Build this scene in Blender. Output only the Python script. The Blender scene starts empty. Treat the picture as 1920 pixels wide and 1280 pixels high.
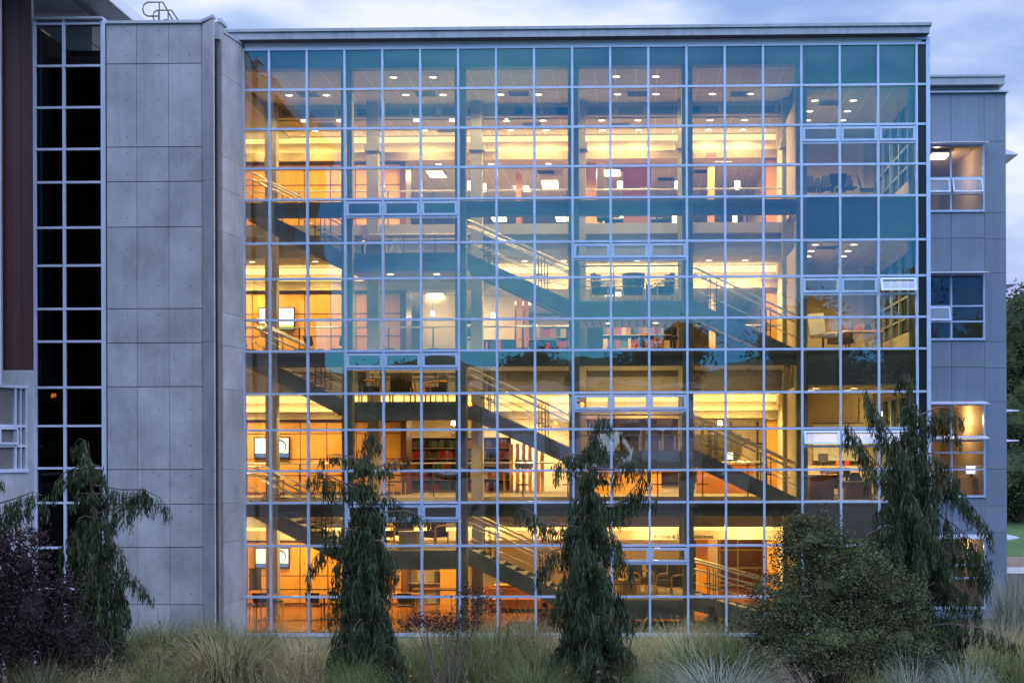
import bpy, math, random
from mathutils import Vector, Matrix, noise
R = math.radians
sc = bpy.context.scene
col = sc.collection
random.seed(7)

# ------------------------------------------------------------------ camera
ZE = 5.6                      # eye height above the ground at the glass front
F_PX, CX, CY, YAW, CAMY = 2640.0, 1135.5, 845.0, R(1.29), -40.0
cam_d = bpy.data.cameras.new('camera'); cam = bpy.data.objects.new('camera', cam_d); col.objects.link(cam)
cam.location = (0, CAMY, ZE)
cam.rotation_euler = (R(90), R(0.18), YAW)
cam_d.sensor_width = 36; cam_d.lens = 36*F_PX/1920
cam_d.shift_x = -(CX-960)/1920; cam_d.shift_y = (CY-640)/1920
cam_d.clip_end = 2000; cam_d.clip_start = 0.1
sc.camera = cam

def at(px, py, Y):
    u = (px-CX)/F_PX; v = (CY-py)/F_PX
    c, s = math.cos(YAW), math.sin(YAW)
    t = (Y-CAMY)/(c+u*s)
    return Vector((t*(-s+u*c), Y, ZE+t*v))
def ax(px, Y): return at(px, CY, Y).x
def az(py, Y, px=1135): return at(px, py, Y).z
def on_z(px, py, z):          # the point of a horizontal plane z seen at this place
    u = (px-CX)/F_PX; v = (CY-py)/F_PX
    return at(px, py, CAMY+(z-ZE)/v*(math.cos(YAW)+u*math.sin(YAW)))

# ------------------------------------------------------------------ world: dusk sky with thin bright cloud
w = bpy.data.worlds.new("World"); sc.world = w; w.use_nodes = True
nt = w.node_tree; N = nt.nodes; L = nt.links; N.clear()
out = N.new('ShaderNodeOutputWorld'); bg = N.new('ShaderNodeBackground')
sky = N.new('ShaderNodeTexSky'); sky.sky_type = 'NISHITA'; sky.sun_disc = False
SUN_EL, SUN_ROT = 3.0, 20.0      # low, behind the building and to the right
sky.sun_elevation = R(SUN_EL); sky.sun_rotation = R(SUN_ROT)
sky.ozone_density = 3.0; sky.air_density = 1.0; sky.dust_density = 0.6
tc = N.new('ShaderNodeTexCoord'); mp = N.new('ShaderNodeMapping'); mp.inputs['Scale'].default_value = (1, 1, 3.2)
mp.inputs['Location'].default_value = (0.3, 0.1, 0.55)
n1 = N.new('ShaderNodeTexNoise'); n1.inputs['Scale'].default_value = 3.6; n1.inputs['Detail'].default_value = 5; n1.inputs['Roughness'].default_value = .55
cr = N.new('ShaderNodeValToRGB')
cr.color_ramp.elements[0].position = .38; cr.color_ramp.elements[1].position = .62
cr.color_ramp.elements[0].color = (3.6, 5.2, 10.6, 1); cr.color_ramp.elements[1].color = (10.5, 11.2, 13.4, 1)
e = cr.color_ramp.elements.new(.50); e.color = (6.2, 7.9, 12.4, 1)
sep = N.new('ShaderNodeSeparateXYZ')
mr = N.new('ShaderNodeMapRange'); mr.inputs['From Min'].default_value = -.5; mr.inputs['From Max'].default_value = .6
mr.inputs['To Min'].default_value = .85; mr.inputs['To Max'].default_value = .85
mx = N.new('ShaderNodeMix'); mx.data_type = 'RGBA'
L.new(tc.outputs['Generated'], mp.inputs['Vector']); L.new(mp.outputs[0], n1.inputs['Vector'])
L.new(n1.outputs['Fac'], cr.inputs[0]); L.new(tc.outputs['Generated'], sep.inputs[0]); L.new(sep.outputs['Y'], mr.inputs['Value'])
L.new(mr.outputs[0], mx.inputs[0]); L.new(sky.outputs[0], mx.inputs[6]); L.new(cr.outputs[0], mx.inputs[7])
tm = N.new('ShaderNodeMix'); tm.data_type = 'RGBA'; tm.blend_type = 'MIX'
mr2 = N.new('ShaderNodeMapRange'); mr2.inputs['From Min'].default_value = -.05; mr2.inputs['From Max'].default_value = .6
tm.inputs[6].default_value = (3.0, 2.85, 2.8, 1); tm.inputs[7].default_value = (.80, .78, .74, 1)
L.new(sep.outputs['Y'], mr2.inputs['Value']); L.new(mr2.outputs[0], tm.inputs[0])
ml = N.new('ShaderNodeMix'); ml.data_type = 'RGBA'; ml.blend_type = 'MULTIPLY'; ml.inputs[0].default_value = 1
# the eastern horizon behind the camera is a deeper, greener blue than the zenith
lowm = N.new('ShaderNodeMapRange'); lowm.inputs['From Min'].default_value = .26; lowm.inputs['From Max'].default_value = .55
bk = N.new('ShaderNodeMapRange'); bk.inputs['From Min'].default_value = .1; bk.inputs['From Max'].default_value = -.4
lw_ = N.new('ShaderNodeMath'); lw_.operation = 'SUBTRACT'; lw_.inputs[0].default_value = 1
lm_ = N.new('ShaderNodeMath'); lm_.operation = 'MULTIPLY'
L.new(sep.outputs['Z'], lowm.inputs['Value']); L.new(lowm.outputs[0], lw_.inputs[1]); L.new(sep.outputs['Y'], bk.inputs['Value'])
L.new(lw_.outputs[0], lm_.inputs[0]); L.new(bk.outputs[0], lm_.inputs[1])
tm2 = N.new('ShaderNodeMix'); tm2.data_type = 'RGBA'; tm2.inputs[7].default_value = (.14, .66, .86, 1)
L.new(lm_.outputs[0], tm2.inputs[0]); L.new(tm.outputs[2], tm2.inputs[6])
L.new(mx.outputs[2], ml.inputs[6]); L.new(tm2.outputs[2], ml.inputs[7])
L.new(ml.outputs[2], bg.inputs[0]); bg.inputs[1].default_value = 0.125
L.new(bg.outputs[0], out.inputs[0])

sun_d = bpy.data.lights.new('sun', 'SUN'); sun = bpy.data.objects.new('sun', sun_d); col.objects.link(sun)
sun_d.energy = 0.3; sun_d.angle = R(12); sun_d.color = (1, .9, .8)
sun.rotation_euler = (R(90-SUN_EL), 0, R(180-SUN_ROT))
vs = sc.view_settings
vs.view_transform = 'Standard'; vs.look = 'None'; vs.exposure = 0; vs.gamma = 1; vs.use_curve_mapping = False
sc.cycles.use_denoising = True
sc.cycles.max_bounces = 7; sc.cycles.diffuse_bounces = 3; sc.cycles.glossy_bounces = 3
sc.cycles.transparent_max_bounces = 24; sc.cycles.sample_clamp_indirect = 4
sc.cycles.caustics_reflective = False; sc.cycles.caustics_refractive = False

# ------------------------------------------------------------------ materials
M = {}
def mat(name, color, rough=.6, metal=0, emit=None, es=0, noise_s=None, amt=.15, bump=0, bscale=40, spec=.5, stretch=None, island=0, coord='Object'):
    m = bpy.data.materials.new(name); m.use_nodes = True
    t = m.node_tree; p = t.nodes['Principled BSDF']
    p.inputs['Roughness'].default_value = rough; p.inputs['Metallic'].default_value = metal
    p.inputs['Specular IOR Level'].default_value = spec
    c = tuple(color)+(1,)
    p.inputs['Base Color'].default_value = c
    if emit: p.inputs['Emission Color'].default_value = tuple(emit)+(1,); p.inputs['Emission Strength'].default_value = es
    src = None
    tcn = t.nodes.new('ShaderNodeTexCoord'); vec = tcn.outputs[coord]
    if stretch:
        mpn = t.nodes.new('ShaderNodeMapping'); mpn.inputs['Scale'].default_value = stretch
        t.links.new(vec, mpn.inputs[0]); vec = mpn.outputs[0]
    if noise_s:
        nz = t.nodes.new('ShaderNodeTexNoise'); nz.inputs['Scale'].default_value = noise_s; nz.inputs['Detail'].default_value = 6
        nz.inputs['Roughness'].default_value = .65
        t.links.new(vec, nz.inputs['Vector']); src = nz.outputs['Fac']
        mrn = t.nodes.new('ShaderNodeMapRange'); mrn.inputs['From Min'].default_value = .3; mrn.inputs['From Max'].default_value = .7
        mrn.inputs['To Min'].default_value = 1-amt; mrn.inputs['To Max'].default_value = 1+amt
        t.links.new(src, mrn.inputs['Value']); fac = mrn.outputs[0]
        if island:
            g = t.nodes.new('ShaderNodeNewGeometry'); m2 = t.nodes.new('ShaderNodeMapRange')
            m2.inputs['To Min'].default_value = 1-island; m2.inputs['To Max'].default_value = 1+island
            t.links.new(g.outputs['Random Per Island'], m2.inputs['Value'])
            mu = t.nodes.new('ShaderNodeMath'); mu.operation = 'MULTIPLY'
            t.links.new(fac, mu.inputs[0]); t.links.new(m2.outputs[0], mu.inputs[1]); fac = mu.outputs[0]
        vm = t.nodes.new('ShaderNodeVectorMath'); vm.operation = 'SCALE'; vm.inputs[0].default_value = color
        t.links.new(fac, vm.inputs['Scale']); t.links.new(vm.outputs[0], p.inputs['Base Color'])
    if bump:
        nb = t.nodes.new('ShaderNodeTexNoise'); nb.inputs['Scale'].default_value = bscale; nb.inputs['Detail'].default_value = 4
        t.links.new(vec, nb.inputs['Vector'])
        b = t.nodes.new('ShaderNodeBump'); b.inputs['Strength'].default_value = bump; b.inputs['Distance'].default_value = .02
        t.links.new(nb.outputs['Fac'], b.inputs['Height']); t.links.new(b.outputs[0], p.inputs['Normal'])
    M[name] = m
    return m

def glassmat(name, tint, refl, fac, wav=.12, rough=.0):
    m = bpy.data.materials.new(name); m.use_nodes = True; t = m.node_tree; t.nodes.clear()
    o = t.nodes.new('ShaderNodeOutputMaterial'); tr = t.nodes.new('ShaderNodeBsdfTransparent'); gl = t.nodes.new('ShaderNodeBsdfGlossy')
    tr.inputs[0].default_value = tint+(1,); gl.inputs[0].default_value = refl+(1,); gl.inputs['Roughness'].default_value = rough
    fr = t.nodes.new('ShaderNodeFresnel'); fr.inputs[0].default_value = 1.5
    ma = t.nodes.new('ShaderNodeMath'); ma.operation = 'MULTIPLY_ADD'; ma.inputs[1].default_value = 1.0; ma.inputs[2].default_value = fac-.04; ma.use_clamp = True
    t.links.new(fr.outputs[0], ma.inputs[0])
    mxs = t.nodes.new('ShaderNodeMixShader')
    tcn = t.nodes.new('ShaderNodeTexCoord'); nb = t.nodes.new('ShaderNodeTexNoise'); nb.inputs['Scale'].default_value = .75; nb.inputs['Detail'].default_value = 1
    t.links.new(tcn.outputs['Object'], nb.inputs['Vector'])
    b = t.nodes.new('ShaderNodeBump'); b.inputs['Strength'].default_value = wav; b.inputs['Distance'].default_value = .03
    t.links.new(nb.outputs['Fac'], b.inputs['Height']); t.links.new(b.outputs[0], gl.inputs['Normal'])
    t.links.new(ma.outputs[0], mxs.inputs[0]); t.links.new(tr.outputs[0], mxs.inputs[1]); t.links.new(gl.outputs[0], mxs.inputs[2])
    t.links.new(mxs.outputs[0], o.inputs[0]); M[name] = m
    return m

WARM = (1.0, .74, .31)
mat('mullion', (.47, .57, .75), .35, .15, noise_s=3, amt=.06)
mat('mullion_white', (.60, .62, .74), .4, 0, noise_s=3, amt=.05)
mat('fascia', (.36, .37, .39), .45, .3, noise_s=1.5, amt=.12)
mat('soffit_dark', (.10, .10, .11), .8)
mat('band_white', (.66, .64, .68), .6, noise_s=1.2, amt=.05)
mat('concrete', (.43, .42, .425), .85, noise_s=.9, amt=.20, bump=.3, bscale=30, island=.09)
mat('concrete_joint', (.10, .10, .11), .9)
mat('pipe', (.12, .10, .10), .5, .2, noise_s=2, amt=.2)
mat('gutter', (.5, .52, .56), .4, .3)
mat('maroon', (.054, .013, .009), .45, noise_s=.6, amt=.25, stretch=(6, 6, .4))
mat('black', (.008, .008, .009), .3)
mat('room_dark', (.03, .026, .022), .8, noise_s=2, amt=.3)
mat('grey_panel', (.185, .225, .29), .55, .1, noise_s=.8, amt=.07, island=.06)
mat('joint_white', (.5, .5, .52), .6)
mat('paint', (.70, .60, .42), .7, noise_s=.8, amt=.04)
mat('beam', (.16, .15, .14), .7, noise_s=1.5, amt=.12)
mat('column', (.34, .32, .29), .8, noise_s=1.6, amt=.15)
mat('slab', (.45, .42, .37), .75, noise_s=1.2, amt=.12)
mat('stair', (.28, .27, .25), .75, noise_s=1.4, amt=.2)
mat('wood', (.80, .40, .065), .4, noise_s=1.1, amt=.12, stretch=(8, 8, .5))
mat('wood_dark', (.16, .055, .025), .45, noise_s=2, amt=.2, stretch=(6, 6, .6))
mat('wood_red', (.50, .18, .05), .45, noise_s=2, amt=.15)
mat('soffit_wood', (.30, .16, .08), .6, noise_s=3, amt=.25, stretch=(14, .4, 1))
mat('carpet', (.34, .27, .16), .95, noise_s=30, amt=.2)
mat('floor_red', (.42, .15, .05), .22, noise_s=1.5, amt=.2)
mat('steel', (.72, .66, .54), .35, .5)
mat('rail_dark', (.10, .085, .07), .4, .5)
mat('dark_metal', (.035, .032, .03), .4, .4)
mat('chair_black', (.018, .018, .02), .6)
mat('upholstery', (.085, .045, .03), .85, noise_s=14, amt=.25)
mat('upholstery_grey', (.16, .15, .14), .85, noise_s=14, amt=.2)
mat('upholstery_white', (.6, .6, .62), .6)
mat('skin', (.42, .22, .14), .55)
mat('tan_cloth', (.66, .46, .20), .85, noise_s=9, amt=.2)
mat('black_cloth', (.012, .012, .014), .85)
mat('red_cloth', (.26, .035, .02), .85, noise_s=9, amt=.2)
mat('hair', (.02, .012, .01), .7)
mat('beige', (.58, .47, .30), .7, noise_s=.7, amt=.06)
mat('grey_box', (.17, .18, .15), .6, noise_s=1.5, amt=.2)
mat('paper', (.72, .70, .64), .8)
mat('sign_text', (.03, .025, .02), .7)
mat('exit_face', (.8, .35, .2), .5, emit=(1, .30, .16), es=.8)
mat('exit_text', (.6, .02, .01), .5, emit=(1, .03, .01), es=1.2)
mat('lamp', (1, .95, .85), .5, emit=(1, .90, .70), es=5)
mat('lamp_dim', (1, .95, .85), .5, emit=(1, .86, .6), es=2.4)
mat('cove', (1, .9, .7), .5, emit=(1, .78, .34), es=1.35)
mat('screen_lit', (.5, .6, .7), .4, emit=(.62, .80, .95), es=1.0, noise_s=1.6, amt=.1)
mat('screen_blue', (.05, .1, .3), .4, emit=(.03, .12, .42), es=.9)
mat('screen_white', (.9, .9, .9), .4, emit=(1, 1, 1), es=1.3)
mat('screen_green', (.3, .6, .2), .4, emit=(.4, .8, .25), es=.8)
mat('screen_ring', (.05, .05, .05), .4, emit=(.07, .05, .06), es=.6)
mat('sodium', (1, .4, .1), .5, emit=(1, .20, .02), es=30)
mat('bark', (.10, .055, .045), .9, noise_s=8, amt=.3, bump=.5)
mat('bark_pale', (.15, .10, .09), .9, noise_s=8, amt=.3)
mat('cypress', (.054, .070, .034), .85, noise_s=3.2, amt=.8, island=.6, spec=.1)
mat('shrub_leaf', (.085, .095, .042), .8, noise_s=3.4, amt=.85, island=.6, spec=.12)
mat('purple_leaf', (.030, .015, .017), .7, noise_s=3, amt=.3, island=.5, spec=.35)
mat('bg_leaf', (.050, .066, .026), .85, noise_s=.9, amt=.5, island=.4, spec=.2)
mat('grass_green', (.150, .170, .060), .8, noise_s=2, amt=.3, island=.4, spec=.25)
mat('grass_tan', (.36, .30, .150), .85, noise_s=2, amt=.25, island=.35, spec=.2)
mat('grass_plume', (.32, .20, .14), .9, noise_s=3, amt=.2, island=.3, spec=.1)
mat('grass_pale', (.23, .245, .18), .8, noise_s=4, amt=.2, island=.35, spec=.25)
mat('cover_leaf', (.060, .085, .030), .8, noise_s=1, amt=.4, island=.4)
mat('wing_shaded', (.06, .045, .04), .8, noise_s=.5, amt=.2)  # shadow on the pale wing is put into this dark base colour
mat('soil', (.045, .034, .025), .95, noise_s=2.5, amt=.35, bump=.6, bscale=12)
mat('lawn', (.050, .10, .022), .95, noise_s=.6, amt=.25, bump=.5, bscale=30)
mat('path', (.34, .33, .33), .9, noise_s=2, amt=.1)
mat('bark_mulch', (.17, .11, .08), .95, noise_s=3, amt=.3)
mat('plinth', (.30, .30, .32), .85, noise_s=2, amt=.15)
mat('far_wall', (.26, .24, .25), .8, noise_s=.6, amt=.12)
glassmat('glass', (.97, .93, .80), (.80, .86, .90), .235, .17)
glassmat('glass_vent', (.92, .90, .80), (.80, .86, .90), .28, .05)
glassmat('glass_dark', (.30, .28, .26), (.30, .36, .42), .05, .05)
glassmat('glass_clear', (.90, .88, .84), (.6, .8, 1), .10, .05)
def stain(name, sc_, lo, st):
    m = M[name]; t = m.node_tree; p = t.nodes['Principled BSDF']; src = p.inputs['Base Color'].links[0].from_socket
    tcn = t.nodes.new('ShaderNodeTexCoord'); mpn = t.nodes.new('ShaderNodeMapping'); mpn.inputs['Scale'].default_value = st
    nz = t.nodes.new('ShaderNodeTexNoise'); nz.inputs['Scale'].default_value = sc_; nz.inputs['Detail'].default_value = 8; nz.inputs['Roughness'].default_value = .7
    mrn = t.nodes.new('ShaderNodeMapRange'); mrn.inputs['From Min'].default_value = .36; mrn.inputs['From Max'].default_value = .52; mrn.inputs['To Min'].default_value = lo; mrn.inputs['To Max'].default_value = 1
    vm = t.nodes.new('ShaderNodeVectorMath'); vm.operation = 'SCALE'
    t.links.new(tcn.outputs['Object'], mpn.inputs[0]); t.links.new(mpn.outputs[0], nz.inputs['Vector']); t.links.new(nz.outputs['Fac'], mrn.inputs['Value'])
    t.links.new(src, vm.inputs[0]); t.links.new(mrn.outputs[0], vm.inputs['Scale']); t.links.new(vm.outputs[0], p.inputs['Base Color'])
stain('concrete', 1.3, .87, (1, 1, .8)); stain('concrete', 2.2, .90, (3, 3, .18)); stain('grey_panel', 1.5, .88, (4, 4, .15)); stain('fascia', 2, .8, (3, 3, .5)); stain('mullion', 1.2, .86, (2, 2, 2))
def objrand(name, lo, hi):
    m = M[name]; t = m.node_tree; p = t.nodes['Principled BSDF']; src = p.inputs['Base Color'].links[0].from_socket
    oi = t.nodes.new('ShaderNodeObjectInfo'); mrn = t.nodes.new('ShaderNodeMapRange'); mrn.inputs['To Min'].default_value = lo; mrn.inputs['To Max'].default_value = hi
    vm = t.nodes.new('ShaderNodeVectorMath'); vm.operation = 'SCALE'
    t.links.new(oi.outputs['Random'], mrn.inputs['Value']); t.links.new(src, vm.inputs[0]); t.links.new(mrn.outputs[0], vm.inputs['Scale']); t.links.new(vm.outputs[0], p.inputs['Base Color'])
for n_ in ('grass_green', 'grass_tan', 'grass_plume'): objrand(n_, .6, 1.3)
BOOKS = []
for i, c in enumerate([(.40, .035, .03), (.05, .14, .08), (.09, .11, .13), (.42, .20, .06), (.55, .45, .28), (.03, .03, .035), (.30, .10, .05), (.12, .17, .16), (.5, .04, .05)]):
    BOOKS.append(mat('book_%d' % i, c, .7))

def tilemat(name, base, line, sx, sy, mort=.012):
    m = mat(name, base, .85); t = m.node_tree; p = t.nodes['Principled BSDF']
    b = t.nodes.new('ShaderNodeTexBrick'); b.offset = 0; b.inputs['Color1'].default_value = base+(1,); b.inputs['Color2'].default_value = tuple(v*.96 for v in base)+(1,)
    b.inputs['Mortar'].default_value = line+(1,); b.inputs['Scale'].default_value = 1; b.inputs['Mortar Size'].default_value = mort
    b.inputs['Brick Width'].default_value = sx; b.inputs['Row Height'].default_value = sy
    tcn = t.nodes.new('ShaderNodeTexCoord'); t.links.new(tcn.outputs['Object'], b.inputs['Vector']); t.links.new(b.outputs['Color'], p.inputs['Base Color'])
tilemat('ceiling', (.50, .46, .38), (.80, .74, .60), .61, 1.22)
tilemat('soffit_slat', (.34, .20, .11), (.05, .025, .015), .22, 9.0, .02)

# ------------------------------------------------------------------ mesh builder
class MB:
    def __init__(s): s.v = []; s.f = []; s.m = []; s.mi = 0
    def quad(s, *p):
        b = len(s.v); s.v += [tuple(q) for q in p]; s.f.append(tuple(range(b, b+len(p)))); s.m.append(s.mi); return s
    def hexa(s, p):       # 8 points: bottom 4 ccw, top 4 ccw
        b = len(s.v); s.v += [tuple(q) for q in p]
        for f in ((3, 2, 1, 0), (4, 5, 6, 7), (0, 1, 5, 4), (1, 2, 6, 5), (2, 3, 7, 6), (3, 0, 4, 7)):
            s.f.append(tuple(b+i for i in f)); s.m.append(s.mi)
        return s
    def box(s, x0, x1, y0, y1, z0, z1):
        if x0 > x1: x0, x1 = x1, x0
        if y0 > y1: y0, y1 = y1, y0
        if z0 > z1: z0, z1 = z1, z0
        return s.hexa([(x0, y0, z0), (x1, y0, z0), (x1, y1, z0), (x0, y1, z0), (x0, y0, z1), (x1, y0, z1), (x1, y1, z1), (x0, y1, z1)])
    def tube(s, pts, r, n=6, r2=None, cap=True):
        pts = [Vector(p) for p in pts]; b = len(s.v); K = len(pts)
        for i, p in enumerate(pts):
            d = (pts[min(i+1, K-1)]-pts[max(i-1, 0)]).normalized()
            a = Vector((0, 0, 1)) if abs(d.z) < .9 else Vector((1, 0, 0))
            u = d.cross(a).normalized(); v = d.cross(u).normalized()
            rr = r if r2 is None else r+(r2-r)*i/(K-1)
            for k in range(n):
                an = 2*math.pi*(k+.5)/n
                s.v.append(tuple(p+u*math.cos(an)*rr+v*math.sin(an)*rr))
        for i in range(K-1):
            for k in range(n):
                s.f.append((b+i*n+k, b+i*n+(k+1) % n, b+(i+1)*n+(k+1) % n, b+(i+1)*n+k)); s.m.append(s.mi)
        if cap:
            s.f.append(tuple(b+k for k in range(n))); s.m.append(s.mi)
            s.f.append(tuple(b+(K-1)*n+k for k in reversed(range(n)))); s.m.append(s.mi)
        return s
    def cyl(s, x, y, z0, z1, r, n=12, r2=None): return s.tube([(x, y, z0), (x, y, z1)], r, n, r2)
    def build(s, name, mt, parent=None, smooth=False, loc=None):
        me = bpy.data.meshes.new(name); me.from_pydata(s.v, [], s.f)
        for q in (mt if isinstance(mt, (list, tuple)) else [mt]): me.materials.append(M[q] if isinstance(q, str) else q)
        if any(s.m): me.polygons.foreach_set('material_index', s.m)
        if smooth: me.polygons.foreach_set('use_smooth', [True]*len(me.polygons))
        me.update()
        o = bpy.data.objects.new(name, me); col.objects.link(o)
        if parent: o.parent = parent
        if loc: o.location = loc
        return o
def tag(o, label=None, cat=None, group=None, kind=None):
    if label: o['label'] = label
    if cat: o['category'] = cat
    if group: o['group'] = group
    if kind: o['kind'] = kind
    return o
def empty(name, loc, rz=0, label=None, cat=None, group=None):
    o = bpy.data.objects.new(name, None); col.objects.link(o); o.location = loc; o.rotation_euler = (0, 0, rz)
    o.empty_display_size = .2
    return tag(o, label, cat, group)
def copy_tree(o, parent=None):
    c = o.copy(); col.objects.link(c); c.parent = parent
    for ch in o.children: copy_tree(ch, c)
    return c
def lamp(loc, e, parent=None, kind='POINT', size=.06, color=WARM, rot=None, sy=None, name='bulb'):
    d = bpy.data.lights.new(name, kind); d.energy = e; d.color = color
    if kind == 'SPOT': d.spot_size = R(150); d.spot_blend = .6
    if kind == 'AREA':
        d.shape = 'RECTANGLE'; d.size = size; d.size_y = sy
    else: d.shadow_soft_size = size
    o = bpy.data.objects.new(name, d); col.objects.link(o); o.location = loc
    if rot: o.rotation_euler = rot
    if parent:
        o.parent = parent; o.location = Vector(loc)-parent.location
    return o
ORD = ['first', 'second', 'third', 'fourth', 'fifth', 'sixth', 'seventh', 'eighth', 'ninth', 'tenth', 'eleventh', 'twelfth', 'thirteenth']
# ================================================================== THE LIBRARY BUILDING
XI = -17.0
F = {4: ZE+7.18, 3: ZE+2.87, 2: ZE-1.44, 1: ZE-5.15}
NAMEF = {4: 'top floor', 3: 'third floor', 2: 'second floor', 1: 'ground floor'}
lib = empty('library_building', (0, 0, 0), 0, 'glass fronted four storey library glowing yellow behind a pale blue grid of mullions', 'building')
X0 = -8.306; DX = 1.0815
MX = [X0+DX*k for k in range(-2, 16)]          # 508 ... 1720
XL = -11.22; XR = 8.27
ROWS = [az(p, 0) for p in (88, 164, 238, 312, 371, 453, 520, 597, 656, 736, 804, 881, 941, 1022, 1118, 1188)]
BAY = [XL, MX[2], MX[5], MX[8], MX[11], MX[14], MX[17]]   # bay borders
def inv_rows(z1, z0): return [z for z in ROWS if z0-.01 <= z <= z1+.01]
STOREYS = [(0, 4), (4, 8), (8, 12), (12, 15)]
VENT = {(0, 5): 2, (1, 1): 4, (1, 3): 5, (1, 5): 6, (2, 1): 8, (2, 3): 9, (2, 5): 10, (3, 1): 12, (3, 3): 13}
# (storey, bay) -> row index at which the strip of three opening vents starts
VH = .51
mw = .032
for si, (ra, rb) in enumerate(STOREYS):
    for bi in range(6):
        xa, xb = BAY[bi], BAY[bi+1]
        xs = [xa]+[x for x in MX if xa+.02 < x < xb-.02]+[xb]
        zs = ROWS[ra:rb+1]
        fr = MB(); gl = MB()
        vr = VENT.get((si, bi))
        for x in xs[:-1] if bi < 5 else xs:
            fr.box(x-mw, x+mw, -.07, .08, zs[-1]+(mw if rb < 15 else -.05), zs[0]+mw)
        for j, z in enumerate(zs[:-1] if rb < 15 else zs):
            for k in range(len(xs)-1):
                fr.box(xs[k]+mw, xs[k+1]-mw, -.055, .06, z-mw, z+mw)
        upper = None
        for j in range(len(zs)-1):
            if vr is not None and ra+j == vr and j > 0: upper = gl; gl = MB()
            zt, zb = zs[j]-mw, zs[j+1]+mw
            for k in range(len(xs)-1):
                top = zt
                if vr is not None and ra+j == vr:
                    top = zs[j]-VH-mw
                    fr.box(xs[k]+mw, xs[k+1]-mw, -.055, .06, zs[j]-VH-mw, zs[j]-VH+mw)
                a, b = random.uniform(-.0055, .0055), random.uniform(-.0055, .0055)
                xa_, xb_ = xs[k]+mw, xs[k+1]-mw
                gl.quad((xa_, a, zb), (xb_, b, zb), (xb_, b+random.uniform(-.002, .002), top), (xa_, a+random.uniform(-.002, .002), top))
        if upper: upper.build('window', 'glass', lib)
        g = gl.build('window', 'glass', lib)
        fr.build('frame', 'mullion', g)
        if vr is not None:
            for k in range(len(xs)-1):
                x_0, x_1 = xs[k]+mw+.004, xs[k+1]-mw-.004
                z1 = ROWS[vr]-mw-.004; z0 = ROWS[vr]-VH+mw+.004
                opened = (bi == 5 and si == 2) or (bi == 5 and si == 1 and k == 2)
                ang = R(24) if opened else 0
                def T(x, y, z): # hinge at the top
                    h = z1-z
                    return (x, y-h*math.sin(ang), z1-h*math.cos(ang))
                def tb(m_, xa_, xb_, ya, yb, za, zb_):
                    m_.hexa([T(xa_, ya, za), T(xb_, ya, za), T(xb_, yb, za), T(xa_, yb, za), T(xa_, ya, zb_), T(xb_, ya, zb_), T(xb_, yb, zb_), T(xa_, yb, zb_)])
                m1 = MB(); t_ = .065
                y0, y1 = -.085, .01
                tb(m1, x_0, x_0+t_, y0, y1, z0, z1-.03); tb(m1, x_1-t_, x_1, y0, y1, z0, z1-.03)
                tb(m1, x_0+t_, x_1-t_, y0, y1, z0, z0+t_); tb(m1, x_0+t_, x_1-t_, y0, y1, z1-.03-t_, z1-.03)
                vw = m1.build('vent_window', 'mullion', lib)
                if opened: vw['label'] = 'vent window tilted open at its foot'
                m2 = MB(); m2.quad(T(x_0+t_, -.04, z0+t_), T(x_1-t_, -.04, z0+t_), T(x_1-t_, -.04, z1-.03-t_), T(x_0+t_, -.04, z1-.03-t_))
                m2.build('pane', 'glass_vent', vw)
                m3 = MB(); m3.box(x_0, x_1, -.05, -.02, z1-.024, z1-.002)
                m3.build('hinge_strip', 'dark_metal', vw)
# right hand dark strip of the facade and corner post
m = MB(); ds = MB()
m.box(XR-.09, XR+.02, -.09, .10, ROWS[-1]-.05, ROWS[0]+.10)
m.box(MX[17]-.04, XR+.02, -.10, .08, ROWS[0]+.10, ROWS[0]+.17)
for j in range(15):
    m.box(MX[17]+mw, XR-.09, -.055, .06, ROWS[j]-mw, ROWS[j]+mw)
    ds.box(MX[17]+mw, XR-.09, -.01, .03, ROWS[j+1]+mw, ROWS[j]-mw)
o = ds.build('spandrel', 'black', lib); m.build('frame', 'mullion', o)
# plinth below the glass
m = MB(); m.box(XL-.3, XR, -.12, .25, -1.0, ROWS[-1]-.055); m.build('plinth', 'plinth', lib)
m = MB(); m.box(XL, XR, -.16, .25, ROWS[-1]-.052, ROWS[-1]-.034); m.build('sill', 'mullion', lib)

# roof: two stage fascia, dark soffit, pale band
m = MB(); zt = az(48, -.35); zm = az(53.5, -.35); zb = az(68, -.3)
xl, xr = ax(424, -.3), ax(1750, -.35)
m.box(xl, xr, -.36, .9, zm, zt); m.box(xl, xr-.05, -.30, .9, zb, zm-.002); rf = m.build('roof', 'fascia', lib)
m = MB(); m.box(XL+.05, XR-.2, -.05, .3, ROWS[0]+.036, zb-.03); m.build('parapet_band', 'band_white', lib)
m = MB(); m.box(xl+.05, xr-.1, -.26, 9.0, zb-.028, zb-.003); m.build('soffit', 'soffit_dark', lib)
m = MB(); m.box(XI-.1, XR-.1, .9, 26, ZE+11.62, zm-.02); m.build('roof_deck', 'fascia', lib)

# ---------------- structure behind the glass

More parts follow.
